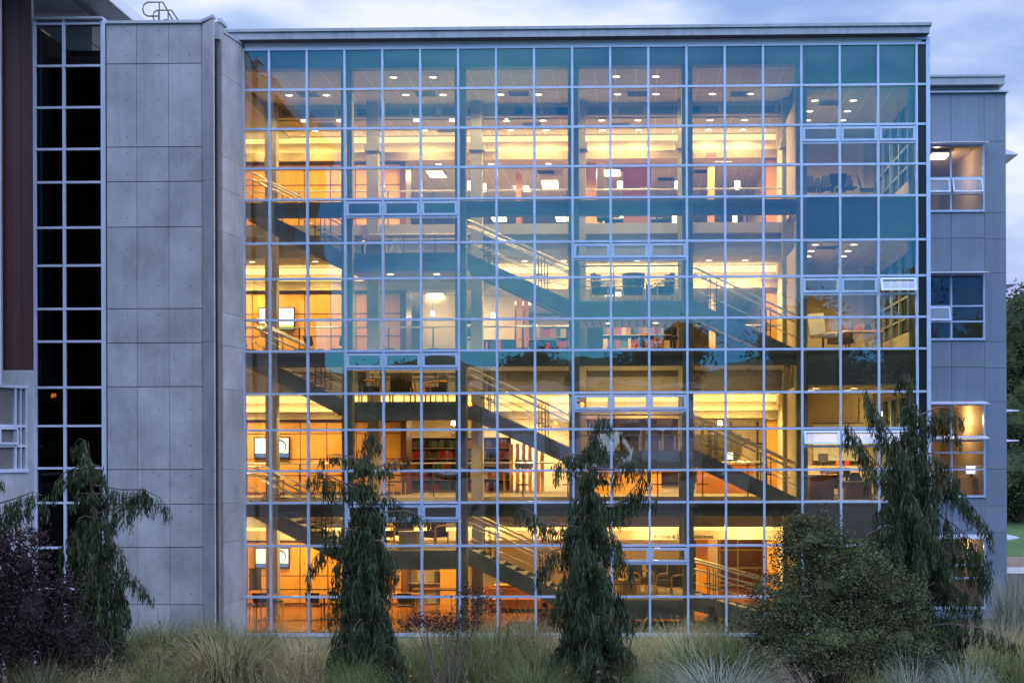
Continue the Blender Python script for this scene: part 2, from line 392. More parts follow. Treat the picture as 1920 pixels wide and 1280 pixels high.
CF = [654, 866, 1077.5, 1290, 1503]; CR = [512, 702, 896, 1089, 1283, 1478]
for p in CF:
    x = ax(p, .5); m = MB(); m.box(x-.155, x+.155, .30, .62, 0, ZE+11.3); m.build('column', 'column', lib)
for p in CR:
    x = ax(p, 4.35); m = MB(); m.box(x-.18, x+.18, 4.12, 4.48, 0, ZE+11.0)
    if p != 512: m.box(x-.24, x+.24, 4.06, 4.54, ZE+9.45, ZE+9.65)
    m.build('column', 'column', lib)
XRm = ax(1503, .5)-.05     # wall between stair hall and the corner rooms
for f in (4, 3, 2):
    m = MB(); m.box(XI, XRm, .34, .58, F[f]-.43, F[f]); m.build('beam', 'beam', lib)
    m = MB(); m.box(XI, XRm+.1, 4.4, 24, F[f]-.33, F[f]-.006); m.build('floor_slab', 'slab', lib)
    m = MB(); m.box(XI, XRm+.1, 4.42, 24, F[f]-.005, F[f]); m.build('floor_finish', 'carpet', lib)
    drop = 1.0 if f > 2 else .98
    m = MB(); m.box(XI, XRm+.1, 4.72, 4.95, F[f]-drop, F[f]-.333); m.build('bulkhead', 'slab', lib)
m = MB(); m.box(XL, XRm, .14, .5, az(130, .5), ROWS[0]+.05); m.build('beam', 'beam', lib)
m = MB(); m.box(XI, ax(950, 2), .05, 2.6, F[1]-.4, F[1]); m.box(XI, XRm+.1, 2.601, 24, F[1]-.8, F[1]); m.build('floor_slab', 'floor_red', lib)
m = MB(); m.box(ax(950, 2)+.01, XRm+.1, .05, 2.6, ZE-6.1, ZE-5.77); m.build('floor_slab', 'floor_red', lib)
m = MB(); m.box(XI-.2, XRm+.2, 24, 24.2, 0, ZE+11.3); m.build('back_wall', 'beige', lib)
m = MB(); m.box(XI-.2, XI, .1, 24, 0, ZE+11.3); m.box(XI, XL-.26, .05, .2, 0, ZE+11.3); m.build('end_wall', 'paint', lib)
m = MB(); m.box(XRm, XRm+.12, 4.6, 24, 0, ZE+11.3); m.build('partition', 'paint', lib)
# ceilings
CEIL = {4: F[4]+3.42, 3: F[3]+3.33, 2: F[2]+3.32, 1: F[1]+2.74}
m = MB(); m.box(XI, XRm+.1, .5, 4.6, ZE+11.0, ZE+11.06); m.build('ceiling', 'ceiling', lib)
m = MB(); m.box(XI, XRm+.1, 4.55, 4.75, CEIL[4], ZE+11.0)
gb = m.build('grille_wall', 'slab', lib)
m = MB()
for p in (480, 530, 584, 636, 672, 724, 773, 830, 880, 935, 968, 1020, 1045, 1106, 1161, 1219, 1268, 1302, 1357, 1408, 1462):
    x = ax(p, 4.54); m.box(x, x+.78 if p not in (636, 880) else x+.4, 4.53, 4.549, ZE+10.66, ZE+10.87)
m.build('grille', 'grey_box', gb)
LEDT = {4: 2.80, 3: 2.82, 2: 2.78, 1: 2.52}; LEDB = {4: 2.52, 3: 2.52, 2: 2.52, 1: 2.2}
for f in (4, 3, 2, 1):
    c = CEIL[f]; zf = F[f]
    m = MB(); m.box(XI, XRm+.1, 4.96, 7.35, c, c+.05); m.build('ceiling', 'ceiling', lib)
    wl = MB(); wl.box(XI, XRm+.1, 7.1, 7.3, zf+LEDT[f]-.1, c-(.24 if f != 1 else .02)); wl.build('bulkhead', 'paint', lib)
    ld = MB(); ld.box(XI, XRm+.1, 6.78, 6.86, zf+LEDB[f], zf+LEDT[f]); ld.box(XI, XRm+.1, 6.86, 7.3, zf+LEDB[f], zf+LEDB[f]+.08)
    led = ld.build('light_shelf', 'beige' if f != 1 else 'paint', lib)
    if f != 1:
        st = MB(); st.box(XI, XRm+.1, 7.31, 7.34, c-.26, c-.01); st.build('cove_light', 'cove', lib)
    cv = MB(); cv.box(XI+.1, XRm, 6.9, 7.05, zf+LEDB[f]+.081, zf+LEDB[f]+.12); cv.build('cove_light', 'lamp_dim', lib)
    lamp(((XI+XRm)/2, 6.98, zf+LEDB[f]+.14), (0, 150, 185, 175, 115)[f], lib, 'AREA', XRm-XI-.3, (1, .72, .27), (math.pi, 0, 0), .1)
    # deep ceiling
    dc = zf+LEDB[f]+(.45 if f > 1 else .2)
    if f == 4: dc = zf+3.1
    m = MB(); m.box(XI, XRm+.1, 7.36, 24, dc, dc+.05); m.box(XI, XRm+.1, 7.31, 7.36, zf+LEDB[f], c+.05); m.build('ceiling', 'ceiling', lib)
# wood panel wall at left, piers
jm = 'wood_dark'
for f in (4, 3, 2, 1):
    zf = F[f]; h = LEDB[f]-.05
    xw0, xw1 = XI, ax(752, 7.0)
    wp = MB(); wp.box(xw0, xw1, 6.98, 7.2, zf, zf+h)
    wo = wp.build('panel_wall', 'wood', lib)
    jt = MB()
    hs = {4: (.9, 1.75), 3: (1.0, 1.75), 2: (.65, 1.2, 2.05), 1: (.55, 1.0)}[f]
    for p in {4: (475, 572, 621, 668), 3: (474, 572, 621, 668), 2: (463, 563, 613, 668), 1: (463, 562, 614, 670)}[f]:
        x = ax(p, 6.97); jt.box(x-.015, x+.015, 6.965, 6.979, zf, zf+h)
    for z in hs: jt.box(xw0, xw1, 6.968, 6.979, zf+z-.015, zf+z+.015)
    jt.box(xw0, xw1, 6.95, 6.979, zf+h-.05, zf+h)
    jt.box(xw0, xw1, 6.95, 6.979, zf, zf+.1)
    jt.build('batten', 'wood_dark', wo)
    m = MB(); m.box(xw1, xw1+.2, 6.9, 8.0, zf, zf+h); m.build('door_jamb', 'wood_dark', lib)
    x0_, x1_ = ax(1437, 7.0), XRm
    m = MB(); m.box(x0_, x1_, 6.98, 7.2, zf, zf+h); m.build('panel_wall', 'wood', lib)
    m = MB(); m.box(x0_-.08, x0_, 6.96, 7.2, zf, zf+h); m.build('door_jamb', 'wood_dark', lib)
for f, ps in {4: ((969, 980, 11), (1100, 1120, 8), (1170, 1222, 9.5), (1329, 1341, 10)), 3: ((969, 979, 12), (983, 990, 12.5), (1331, 1342, 11)), 2: ((1105, 1118, 9), ), 1: ((1305, 1327, 9), )}.items():
    for a, b, y in ps:
        m = MB(); m.box(ax(a, y), ax(b, y), y, y+.5, F[f], F[f]+2.9 if f > 1 else F[f]+2.3)
        m.build('pier', 'wood_red' if b-a > 40 else 'wood', lib)
# intermediate beige walls deep inside, seen through the openings
m = MB(); m.box(ax(1000, 20), ax(1100, 20), 20, 20.2, F[3], F[3]+2.9); m.build('partition', 'paint', lib)
m = MB(); m.box(ax(790, 11.5), ax(858, 11.5), 11.5, 11.6, F[3]+.9, F[3]+2.9); m.build('partition', 'paint', lib)
m = MB(); m.box(ax(895, 12.5), ax(966, 12.5), 12.5, 12.6, F[3]+1.3, F[3]+2.9); m.build('partition', 'paint', lib)
m = MB(); m.box(ax(770, 17), ax(1100, 17), 17, 17.15, F[2], F[2]+2.9); m.build('partition', 'paint', lib)
m = MB(); m.box(ax(1295, 12), ax(1435, 12), 12.4, 12.5, F[2], F[2]+2.6); rp = m.build('partition', 'paint', lib)
m = MB()
for z in (.95, 1.7, 2.3): m.box(ax(1295, 12), ax(1435, 12), 12.33, 12.39, F[2]+z-.03, F[2]+z+.03)
for p in (1300, 1317, 1370, 1420): m.box(ax(p, 12), ax(p+3, 12), 12.32, 12.388, F[2], F[2]+2.5)
m.build('mullion_strip', 'rail_dark', rp)
m = MB(); m.box(ax(1327, 9.5), ax(1345, 9.5), 9.5, 9.7, F[1], F[1]+2.3); m.build('pier', 'beige', lib)
m = MB(); m.box(ax(1345, 13), ax(1480, 13), 13, 13.1, F[1], F[1]+2.3); gp = m.build('dark_glazing', 'wood_dark', lib)
m = MB()
for z in (.1, .75, 1.42, 2.1): m.box(ax(1345, 13), ax(1480, 13), 12.93, 12.99, F[1]+z-.03, F[1]+z+.03)
for p in (1347, 1381, 1430): m.box(ax(p, 13), ax(p+3, 13), 12.92, 12.988, F[1], F[1]+2.2)
m.build('frame', 'beige', gp)
m = MB(); m.box(ax(770, 12), ax(1300, 12), 12, 12.1, F[1], F[1]+2.4); m.build('partition', 'beige', lib)

# ---------------- corner rooms (right hand three modules)
xa, xb = XRm+.2, XR-.02
RB = {4: ZE+7.18, 3: F[3], 2: F[2], 1: F[1]}
RC = {4: ZE+10.3, 3: ZE+6.02, 2: ZE+1.87, 1: ZE-2.5}
for f in (4, 3, 2, 1):
    top = {4: ZE+11.5, 3: F[4], 2: F[3], 1: F[2]}[f]
    m = MB(); m.box(xa, xb-.1, .16, 9, RC[f], top+(.08 if f == 4 else 0)); m.build('floor_slab', 'beam', lib)
    m = MB(); m.box(xa, xb-.1, .17, 6.4, RC[f]-.03, RC[f]-.002); m.build('ceiling', 'ceiling', lib)
    m = MB(); m.box(xa, xb-.1, 6.4, 6.5, RB[f], RC[f]-.03); m.build('room_wall', 'beige', lib)
    m = MB(); m.box(ax(1612, 6.3), ax(1622, 6.3), 6.32, 6.39, RB[f], RC[f]-.04); m.build('lit_strip', 'paint', lib)  # paler bar stands in for a lit vertical strip on the back wall
    m = MB(); m.box(XRm+.02, XRm+.18, .7, 6.45, RB[f], RC[f]); m.build('room_wall', 'beige', lib)
    # right hand side windows: posts and sill
    xs_ = ax(1700, .7)
    sw = MB(); sw.box(xs_, xs_+.1, .3, 6.4, RB[f], RB[f]+.5); sw.box(xs_, xs_+.1, .3, 6.4, RC[f]-.35, RC[f]-.03)
    swo = sw.build('side_wall', 'column', lib)
    for yy in (.3, 1.7, 3.1, 4.5, 5.9):
        q = MB(); q.box(xs_-.02, xs_+.11, yy, yy+.12, RB[f]+.5, RC[f]-.35); q.build('post', 'grey_panel', swo)
    q = MB(); q.box(xs_, xs_+.05, .42, 5.9, RB[f]+1.5, RB[f]+1.56); q.box(xs_, xs_+.05, .42, 5.9, RB[f]+.9, RB[f]+.96); q.build('transom', 'grey_panel', swo)
    q = MB(); q.quad((xs_+.06, .42, RB[f]+.5), (xs_+.06, 6.3, RB[f]+.5), (xs_+.06, 6.3, RC[f]-.35), (xs_+.06, .42, RC[f]-.35)); q.build('pane', 'glass_dark', swo)
m = MB(); m.box(xa, xb-.1, .1, 9, F[1]-.4, F[1]-.002); m.build('floor_slab', 'carpet', lib)
m = MB(); m.box(xb-.1, xb, .1, 9, -.5, ZE+11.68); m.build('outer_wall', 'grey_panel', lib)
m = MB(); m.box(xa, xb, 8.9, 9, -.5, ZE+11.6); m.build('back_wall', 'beige', lib)

# ---------------- stairs, landings, rails
def rail_run(mb, pts, r=.024): mb.tube(pts, r, 6)
def flight(x0, x1, z0, z1, y0=1.0, y1=2.35):
    s = MB(); n = 9
    th = .50
    P = lambda x, z, y: (x, y, z)
    for yy in (y0, y1-.07):      # stringers
        s.hexa([P(x0, z0-th+.08, yy), P(x1, z1-th+.08, yy), P(x1, z1-th+.08, yy+.07), P(x0, z0-th+.08, yy+.07), P(x0, z0+.08, yy), P(x1, z1+.08, yy), P(x1, z1+.08, yy+.07), P(x0, z0+.08, yy+.07)])
    st = s.build('stair_flight', 'stair', lib)
    u = MB(); a, b = y0+.072, y1-.072
    u.hexa([P(x0, z0-.36, a), P(x1, z1-.36, a), P(x1, z1-.36, b), P(x0, z0-.36, b), P(x0, z0-.16, a), P(x1, z1-.16, a), P(x1, z1-.16, b), P(x0, z0-.16, b)])
    for i in range(n):
        xa_ = x0+(x1-x0)*i/n; zz = z0-(z0-z1)*(i+.5)/n
        u.box(xa_, xa_+(x1-x0)/n+.03, a, b, zz-.05, zz)
    u.build('treads', 'slab', st)
    for yy in (y0+.03, y1-.03):
        h = MB()
        for hh, e in (((1.0, .22), (.80, .12)) if yy < (y0+y1)/2 else ((1.0, .22),)):
            rail_run(h, [(x0-e, yy, z0+hh), (x0+.12, yy, z0+hh), (x1, yy, z1+hh+.06), (x1+e, yy, z1+hh)], .03)
        for hh in ((.42,) if yy < (y0+y1)/2 else (.6,)):
            rail_run(h, [(x0, yy, z0+hh), (x1, yy, z1+hh)], .014)
        h.build('handrail', 'steel', st)
        q = MB()
        for t in (.18, .24, .70, .76):
            x = x0+(x1-x0)*t; z = z0+(z1-z0)*t; q.tube([(x, yy, z-.05), (x, yy, z+.96)], .016, 6)
            q.box(x-.12, x+.12, yy-.008, yy+.008, z+.38, z+.41)
        q.build('baluster', 'rail_dark', st)
DROP = 4.31/3
for top in (4, 3, 2):
    z = F[top]
    b2 = z-DROP; b4 = z-2*DROP; b5 = max(z-3*DROP, F[1]) if top == 2 else z-3*DROP
    L2 = (ax(645, 1), ax(872, 1)); L4 = (ax(1070, 1), ax(1298, 1))
    flight(XL-.15, L2[0], z, b2); flight(L2[1], L4[0], b2, b4)
    flight(L4[1], ax(1492, 1), b4, b4-DROP if top > 2 else F[1], *((1.0, 2.35) if top > 2 else (1.9, 3.25)))
    for (xa_, xb_), zz, back in ((L2, b2, True), (L4, b4, False)):
        l = MB(); l.box(xa_+.12, xb_-.12, .72, 4.0, zz-.42, zz); l.box(xa_+.1, xb_-.1, .66, .72, zz-.53, zz+.01)
        lo = l.build('stair_landing', 'stair', lib)
        s_ = MB(); s_.box(xa_+.14, xb_-.14, .75, 3.98, zz-.46, zz-.421); s_.build('soffit', 'soffit_slat' if not back else 'soffit_wood', lo)
        fz = MB(); fz.box(xa_+.12, xb_-.12, .74, 3.98, zz, zz+.006); fz.build('floor_finish', 'carpet', lo)
        yy = 3.95 if back else .85
        h = MB(); rail_run(h, [(xa_+.2, yy, zz+1.05), (xb_-.2, yy, zz+1.05)], .024); rail_run(h, [(xa_+.2, yy, zz+.9 if back else zz+.45), (xb_-.2, yy, zz+.9 if back else zz+.45)], .014)
        h.build('handrail', 'steel' if back else 'rail_dark', lo)
        q = MB()
        for t in (.08, .36, .64, .92): x = xa_+(xb_-xa_)*t; q.tube([(x, yy, zz), (x, yy, zz+1.04)], .016, 6)
        q.build('baluster', 'rail_dark', lo)
for f in (4, 3, 2):
    h = MB(); rail_run(h, [(XI+.05, 4.5, F[f]+1.07), (XRm, 4.5, F[f]+1.07)], .026)
    rr = h.build('guard_rail', 'steel', lib)
    q = MB()
    x = XL+.5
    while x < XRm:
        q.box(x-.02, x+.02, 4.49, 4.51, F[f], F[f]+1.045); q.box(x-.17, x+.17, 4.485, 4.489, F[f]+.36, F[f]+.40); x += 1.42
    q.build('baluster', 'rail_dark', rr)
# low rail just behind the ground floor glass
h = MB(); h.tube([(XL+.1, .75, F[1]+.92), (XRm, .75, F[1]+.92)], .018, 6); h.tube([(XL+.1, .75, F[1]+.25), (ax(680, .75), .75, F[1]+.25)], .012, 6)
rr = h.build('guard_rail', 'rail_dark', lib)
q = MB(); x = XL+.12
while x < XRm: q.tube([(x, .75, F[1]), (x, .75, F[1]+.92)], .014, 6); x += 1.9
q.build('baluster', 'rail_dark', rr)

# ---------------- concrete stair tower at left, part of the library
YC = -2.6
def cz(p): return az(p, YC, 290)
jr = [42, 117, 273, 338, 423, 576, 640, 722, 877, 942, 1023, 1130, 1260]
jc = [197, 258, 318, 380]
m = MB(); g_ = .011
for i in range(3):
    xa_, xb_ = ax(jc[i], YC), ax(jc[i+1], YC)
    for j in range(12):
        m.box(xa_+g_*.5, xb_-g_*.5, YC, YC+.08, cz(jr[j+1])+g_, cz(jr[j])-(g_ if j else 0))
cw = m.build('concrete_wall', 'concrete', lib)
m = MB(); m.box(ax(197, YC), ax(383, YC), YC+.02, YC+.9, -.4, cz(42)-.01); m.build('joint_backing', 'concrete_joint', cw)
m = MB()
for j in range(12):
    zt, zb_ = cz(jr[j]), cz(jr[j+1])
    hh = zt-zb_
    for t in ((.18, .8) if hh < 1.6 else (.12, .44, .88) if j == 1 else (.28, .72)):
        for p in (240, 299, 358):
            x = ax(p, YC); z = zt-hh*t
            m.tube([(x, YC-.003, z), (x, YC+.05, z)], .017, 8)
m.build('tie_hole', 'concrete_joint', cw)
# canted end panel of the concrete wall
xk0, xk1 = ax(380, YC), ax(402, -3.15)
m = MB()
zts = (cz(42), az(31, -3.15, 402))
js = [338, 640, 942]
prev0, prev1 = zts
lim = [(az(a, YC, 380), az(b, -3.15, 402)) for a, b in ((338, 333), (640, 638), (942, 944))]+[(-.4, -.4)]
for a, b in lim:
    m.hexa([(xk0+.006, YC-.001, a+.012), (xk1, -3.15, b+.012), (xk1, -3.03, b+.012), (xk0+.006, YC+.2, a+.012), (xk0+.006, YC-.001, prev0), (xk1, -3.15, prev1), (xk1, -3.03, prev1), (xk0+.006, YC+.2, prev0)])
    prev0, prev1 = a, b
m.build('concrete_panel', 'concrete', lib)
# recess with down pipe and the return wall
xr0_ = ax(418.5, -1.5)
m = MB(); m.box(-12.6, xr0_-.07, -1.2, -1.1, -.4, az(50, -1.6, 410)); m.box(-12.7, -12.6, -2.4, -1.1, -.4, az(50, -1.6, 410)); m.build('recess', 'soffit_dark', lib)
xr0 = ax(418.5, -1.5); xr1 = XL
m = MB(); zz0 = az(58, -1.5, 418); zz1 = az(84, -.05, 452)
rows_r = [az(p, -1.5, 418) for p in (137, 290, 351, 432, 583, 645, 727, 877, 942, 1015, 1130)]+[-.4]
pt, pt1 = zz0, zz1
for z in rows_r:
    m.hexa([(xr0, -1.5, z+.01), (xr1, -.02, z+.01), (xr1-.06, -.02, z+.01), (xr0-.06, -1.5, z+.01), (xr0, -1.5, pt), (xr1, -.02, pt1), (xr1-.06, -.02, pt1), (xr0-.06, -1.5, pt)])
    pt = z; pt1 = z
m.build('return_wall', 'concrete', lib)
m = MB(); xp = ax(410.5, -1.9); m.tube([(xp, -1.9, -.3), (xp, -1.9, az(95, -1.9, 410)), (xp, -1.95, az(62, -1.9, 410))], .07, 10); m.build('down_pipe', 'pipe', lib, True)
xa_, xb_ = ax(403, -2.0), ax(418, -2.0); z0_, z1_ = az(72, -2.0, 410), az(42, -2.0, 410)
m = MB(); m.hexa([(xa_+.06, -2.05, z0_), (xb_-.05, -2.05, z0_), (xb_-.05, -1.8, z0_), (xa_+.06, -1.8, z0_), (xa_, -2.15, z1_), (xb_, -2.15, z1_), (xb_, -1.7, z1_), (xa_, -1.7, z1_)])
m.box(ax(414, -2), ax(421, -2), -2.2, -1.6, az(43, -2, 410), az(36, -2, 410)); m.build('rain_hopper', 'gutter', lib)
# sloping cap on return wall
m = MB(); m.hexa([(xr0-.27, -1.53, zz0), (xr0+.03, -1.53, zz0), (xr1+.03, -.0, zz1), (xr1-.27, -.0, zz1), (xr0-.27, -1.53, zz0+.06), (xr0+.03, -1.53, zz0+.06), (xr1+.03, 0, zz1+.06), (xr1-.27, 0, zz1+.06)]); m.build('coping', 'gutter', lib)
# coping of concrete wall and glazing
m = MB(); zc = cz(42); m.box(ax(197, YC-.05), xk0, YC-.06, YC+.9, zc+.002, zc+.075)
m.hexa([(xk0, YC-.06, zc+.002), (xk1+.02, -3.2, zts[1]+.002), (xk1+.02, -2.98, zts[1]+.002), (xk0, YC+.3, zc+.002), (xk0, YC-.06, zc+.075), (xk1+.02, -3.2, zts[1]+.075), (xk1+.02, -2.98, zts[1]+.075), (xk0, YC+.3, zc+.075)])
m.build('coping', 'gutter', lib)
# dark glazed strip
YG = -2.72
gx = [ax(68, YG), ax(122.5, YG), ax(195.3, YG)]
gr = [az(p, YG, 130) for p in (42, 121, 199, 277, 339, 424, 495, 576, 637, 723, 795, 874, 939, 1023, 1100, 1180)]
fm = MB(); gm = MB()
for i, x in enumerate(gx): fm.box(x-(.045 if i != 1 else .034), x+(.034 if i != 0 else .03), YG-.05, YG+.08, gr[-1]-1.5, gr[0]+.10)
for z in gr:
    for i in range(2): fm.box(gx[i]+.034, gx[i+1]-.045, YG-.035, YG+.07, z-.03, z+.03)
for i in range(2):
    for j in range(len(gr)-1):
        gm.quad((gx[i]+.034, YG+.02, gr[j+1]+.03), (gx[i+1]-.04, YG+.02, gr[j+1]+.03), (gx[i+1]-.04, YG+.02, gr[j]-.03), (gx[i]+.034, YG+.02, gr[j]-.03))
g = gm.build('window', 'glass_dark', lib); fm.build('frame', 'mullion_white', g)
m = MB(); m.box(gx[0]-.1, gx[2]+.05, YG+2.5, YG+2.6, -.4, gr[0]); m.box(gx[2]+.005, gx[2]+.05, YG+.1, YG+2.5, -.4, gr[0]); m.box(gx[0]-.1, gx[0]-.06, YG+.1, YG+2.5, -.4, gr[0])
for z in (2.6, 6.9, 11.2, gr[0]-ZE-.3): m.box(gx[0]-.05, gx[2], YG+.3, YG+2.49, z+ZE-2.7, z+ZE-2.4)
m.build('dark_room', 'room_dark', lib)
m = MB(); m.box(ax(70, YG), ax(197, YG), YG-.12, YG+.6, gr[0]+.101, gr[0]+.16); m.build('coping', 'gutter', lib)
for p, q_ in ((78, 62), (81, 236)):
    a = at(p, q_, YG+1.2)
    t_ = empty('ceiling_light', a, 0, 'small warm ceiling light seen through the %s pane of the dark glazed strip at left' % ('topmost' if q_ < 100 else 'third'), 'lamp')
    m = MB(); m.box(-.28, .14, -.3, .3, 0, .04); m.build('diffuser', 'lamp_dim', t_); m = MB(); m.box(-.31, .17, -.33, .33, .041, .07); m.build('frame', 'paint', t_)
# ================================================================== GREY WING AT RIGHT
wing = empty('office_wing', (0, 0, 0), 0, 'blue grey panelled office wing set back at the right end of the library', 'building')
YW = 7.2
wx0, wx1 = ax(1735, YW), ax(1888, YW)
wa, wb = ax(1745, YW), ax(1847, YW)      # window zone
m = MB()
ys = [177, 275, 400, 516, 640, 759, 934, 1008, 1143, 1240]
wz = [az(p, YW, 1800) for p in ys]
def panel(x0, x1, z0, z1): m.box(x0+.008, x1-.008, YW, YW+.05, z0+.008, z1-.008)
xj = ax(1785, YW)
for za, zb_ in ((wz[0], wz[1]), (wz[2], wz[2]-(wz[2]-wz[3])*.42), (wz[2]-(wz[2]-wz[3])*.42, wz[3]), (wz[4], wz[4]-(wz[4]-wz[5])*.42), (wz[4]-(wz[4]-wz[5])*.42, wz[5]), (wz[6], wz[7]), (wz[8], wz[9]-1)):
    panel(wx0, xj, zb_, za); panel(xj, wb, zb_, za)
for k, (a, b) in enumerate(zip([177, 268, 401, 451, 514, 643, 692, 755, 881, 950, 1000, 1143], [268, 401, 451, 514, 643, 692, 755, 881, 950, 1000, 1143, 1260])):
    panel(wb, wx1, az(b, YW, 1800), az(a, YW, 1800))
pw = m.build('wall_panel', 'grey_panel', wing)
m = MB(); m.box(wb, wx1, YW+.03, 20, -.6, wz[0]-.01); m.box(wx0, wb, YW+.03, YW+.10, -.6, wz[8]); m.box(wx0, wb, YW+.051, YW+.1, wz[2]+.0, wz[3])
for a, b in ((0, 1), (2, 3), (4, 5), (6, 7)): m.box(wx0, wb, YW+.052, YW+.3, wz[b], wz[a])
m.build('wall', 'joint_white', wing)
m = MB(); m.box(wx0, ax(1892, YW), YW-.12, 20, wz[0], wz[0]+.05); m.build('coping', 'gutter', wing)
m = MB(); m.box(wx0, ax(1876, YW+.1), YW+.1, 20, wz[0]+.051, az(160, YW, 1800)); m.build('parapet_band', 'band_white', wing)
m = MB(); m.box(wx0-1, ax(1887, YW-.3), YW-.35, 20, az(147, YW-.3, 1800), az(143, YW-.3, 1800)); m.box(wx0-1, ax(1886, YW-.3), YW-.30, 20, az(161, YW-.3, 1800), az(147, YW-.3, 1800)-.002); m.build('roof', 'fascia', wing)
m = MB(); m.box(wb-.03, wx1, YW-.012, YW, -.6, -.5)
for q in (wz[8], ): m.box(wx0, wb, YW-.03, YW, q-.03, q+.03)
m.build('trim', 'joint_white', wing)
m = MB(); m.box(wx0, wx1, 14, 14.1, -.5, wz[0]); m.build('back_wall', 'paint', wing)
for i, (a, b) in enumerate(((2, 1), (4, 3), (6, 5), (8, 7))):
    z0, z1 = wz[a], wz[b]
    fr = MB(); t = .055
    fr.box(wx0, wb, YW-.06, YW+.1, z0, z0+t*1.3); fr.box(wx0, wb, YW-.05, YW+.1, z1-t, z1)
    fr.box(wb-t, wb, YW-.055, YW+.1, z0+t*1.3, z1-t); xm = ax(1784, YW); fr.box(xm-t/2, xm+t/2, YW-.055, YW+.1, z0+t*1.3, z1-t)
    rails = {0: (336, 366), 1: (576, 605), 2: (828, 850, 882), 3: (1060, 1085)}[i]
    for p in rails:
        z = az(p, YW, 1800); fr.box(wx0, xm-t/2, YW-.05, YW+.1, z-t/2, z+t/2); fr.box(xm+t/2, wb-t, YW-.05, YW+.1, z-t/2, z+t/2)
    gl = MB(); gl.quad((wx0, YW+.04, z0), (wb, YW+.04, z0), (wb, YW+.04, z1), (wx0, YW+.04, z1))
    g = gl.build('window', 'glass_clear', wing); fr.build('frame', 'mullion', g)
    if i < 2:
        for xa_, xb_ in ((wx0+.1, xm-t), (xm+t*.6, wb-t*1.4)):
            if i == 1 and xb_ > xm: continue
            za, zb_ = az(rails[0], YW, 1800)-.03, az(rails[1], YW, 1800)+.03
            q = MB(); h = za-zb_; s_ = .18
            def T(x, z, o=0): return (x, YW-.06-(za-z)*s_/h-o, z)
            for (x_a, x_b, z_a, z_b) in ((xa_, xa_+.05, zb_, za), (xb_-.05, xb_, zb_, za), (xa_+.05, xb_-.05, zb_, zb_+.05), (xa_+.05, xb_-.05, za-.05, za)):
                q.hexa([T(x_a, z_a, .03), T(x_b, z_a, .03), T(x_b, z_a), T(x_a, z_a), T(x_a, z_b, .03), T(x_b, z_b, .03), T(x_b, z_b), T(x_a, z_b)])
            vo = q.build('vent_window', 'mullion', wing); vo['label'] = 'vent window tilted open at its foot'
            q = MB(); q.quad(T(xa_+.05, zb_+.05, .01), T(xb_-.05, zb_+.05, .01), T(xb_-.05, za-.05, .01), T(xa_+.05, za-.05, .01)); q.build('pane', 'glass_clear', vo)
    for zz in ([z1+.02] if i != 2 else [z1+.02, az(822, YW, 1800)]):
        q = MB(); xe = ax(1856, YW-.6)
        for xa_, xb_ in ((wx0, ax(1790, YW-.3)-.01), (ax(1790, YW-.3), xe)):
            q.hexa([(xa_, YW-.62, zz-.05), (xb_, YW-.62, zz-.05), (xb_, YW-.05, zz+.04), (xa_, YW-.05, zz+.04), (xa_, YW-.62, zz-.025), (xb_, YW-.62, zz-.025), (xb_, YW-.05, zz+.065), (xa_, YW-.05, zz+.065)])
        q.build('sunshade', 'mullion_white', wing)
    q = MB(); q.box(wx0, wb, YW+.3, 14, z0-.9 if i != 1 else z0-.9, z0-.85); q.box(wx0, wb, YW+.3, 14, z1+.15, z1+.2); q.box(wb-.02, wb, YW+.11, 14, z0-.9, z1+.2); q.build('room_lining', 'beige' if i != 1 else 'grey_box', wing)
# sunshades on the far side of the wing
for i, (p, yy) in enumerate(((292, 10), (534, 10), (772, 9), (828, 9), (1010, 9))):
    q = MB(); z = az(p, 8.5, 1890); xe = ax(1911, 8.5)
    th = (.16, .12, .05, .05, .05)[i]
    q.hexa([(wx1, 7.7, z-th), (xe, 8.5, z-.01), (xe, 12, z-.01), (wx1, 12, z-th), (wx1, 7.7, z+.02+th*.3), (xe, 8.5, z+.02), (xe, 12, z+.02), (wx1, 12, z+.02+th*.3)]); q.build('sunshade', 'mullion_white', wing)
# rooms' lamps
a = at(1762, 296, 8.9)
t_ = empty('ceiling_light', a, 0, 'square lit ceiling panel in the top window of the grey wing', 'lamp'); m = MB(); m.box(-.3, .3, -.45, .45, 0, .04); m.build('diffuser', 'lamp_dim', t_); m = MB(); m.box(-.33, .33, -.48, .48, .041, .08); m.build('frame', 'paint', t_)
lamp((a.x, 9.2, a.z-.35), 60, wing, color=(1, .66, .38)); lamp((ax(1790, 9), 9.5, wz[5]-.5), 110, wing, color=(1, .60, .26)); lamp((ax(1800, 9), 9.5, wz[7]-.5), 25, wing, color=(1, .66, .38))
# desk with screen in the wing's third window
zfl = wz[6]+.0
m = MB(); t_ = empty('desk', (ax(1822, 8.6), 8.6, zfl-.1), 0, 'office desk by the lit lower window of the grey wing', 'desk')
m.box(-.55, .45, -.35, .35, .70, .74); m.build('desk_top', 'wood', t_); m = MB(); m.box(-.5, -.46, -.3, .3, 0, .7); m.box(.38, .42, -.3, .3, 0, .7); m.build('leg', 'dark_metal', t_)
t_ = empty('monitor', (ax(1822, 8.5), 8.5, zfl+.64), 0, 'glowing white computer screen in the grey wing window', 'monitor')
m = MB(); m.box(-.22, .22, 0, .04, .1, .42); m.build('housing', 'dark_metal', t_); m = MB(); m.box(-.2, .2, -.006, -.001, .12, .40); m.build('screen', 'screen_white', t_); m = MB(); m.box(-.04, .04, 0, .05, 0, .1); m.box(-.12, .12, -.08, .08, -.0, .012); m.build('stand', 'dark_metal', t_)

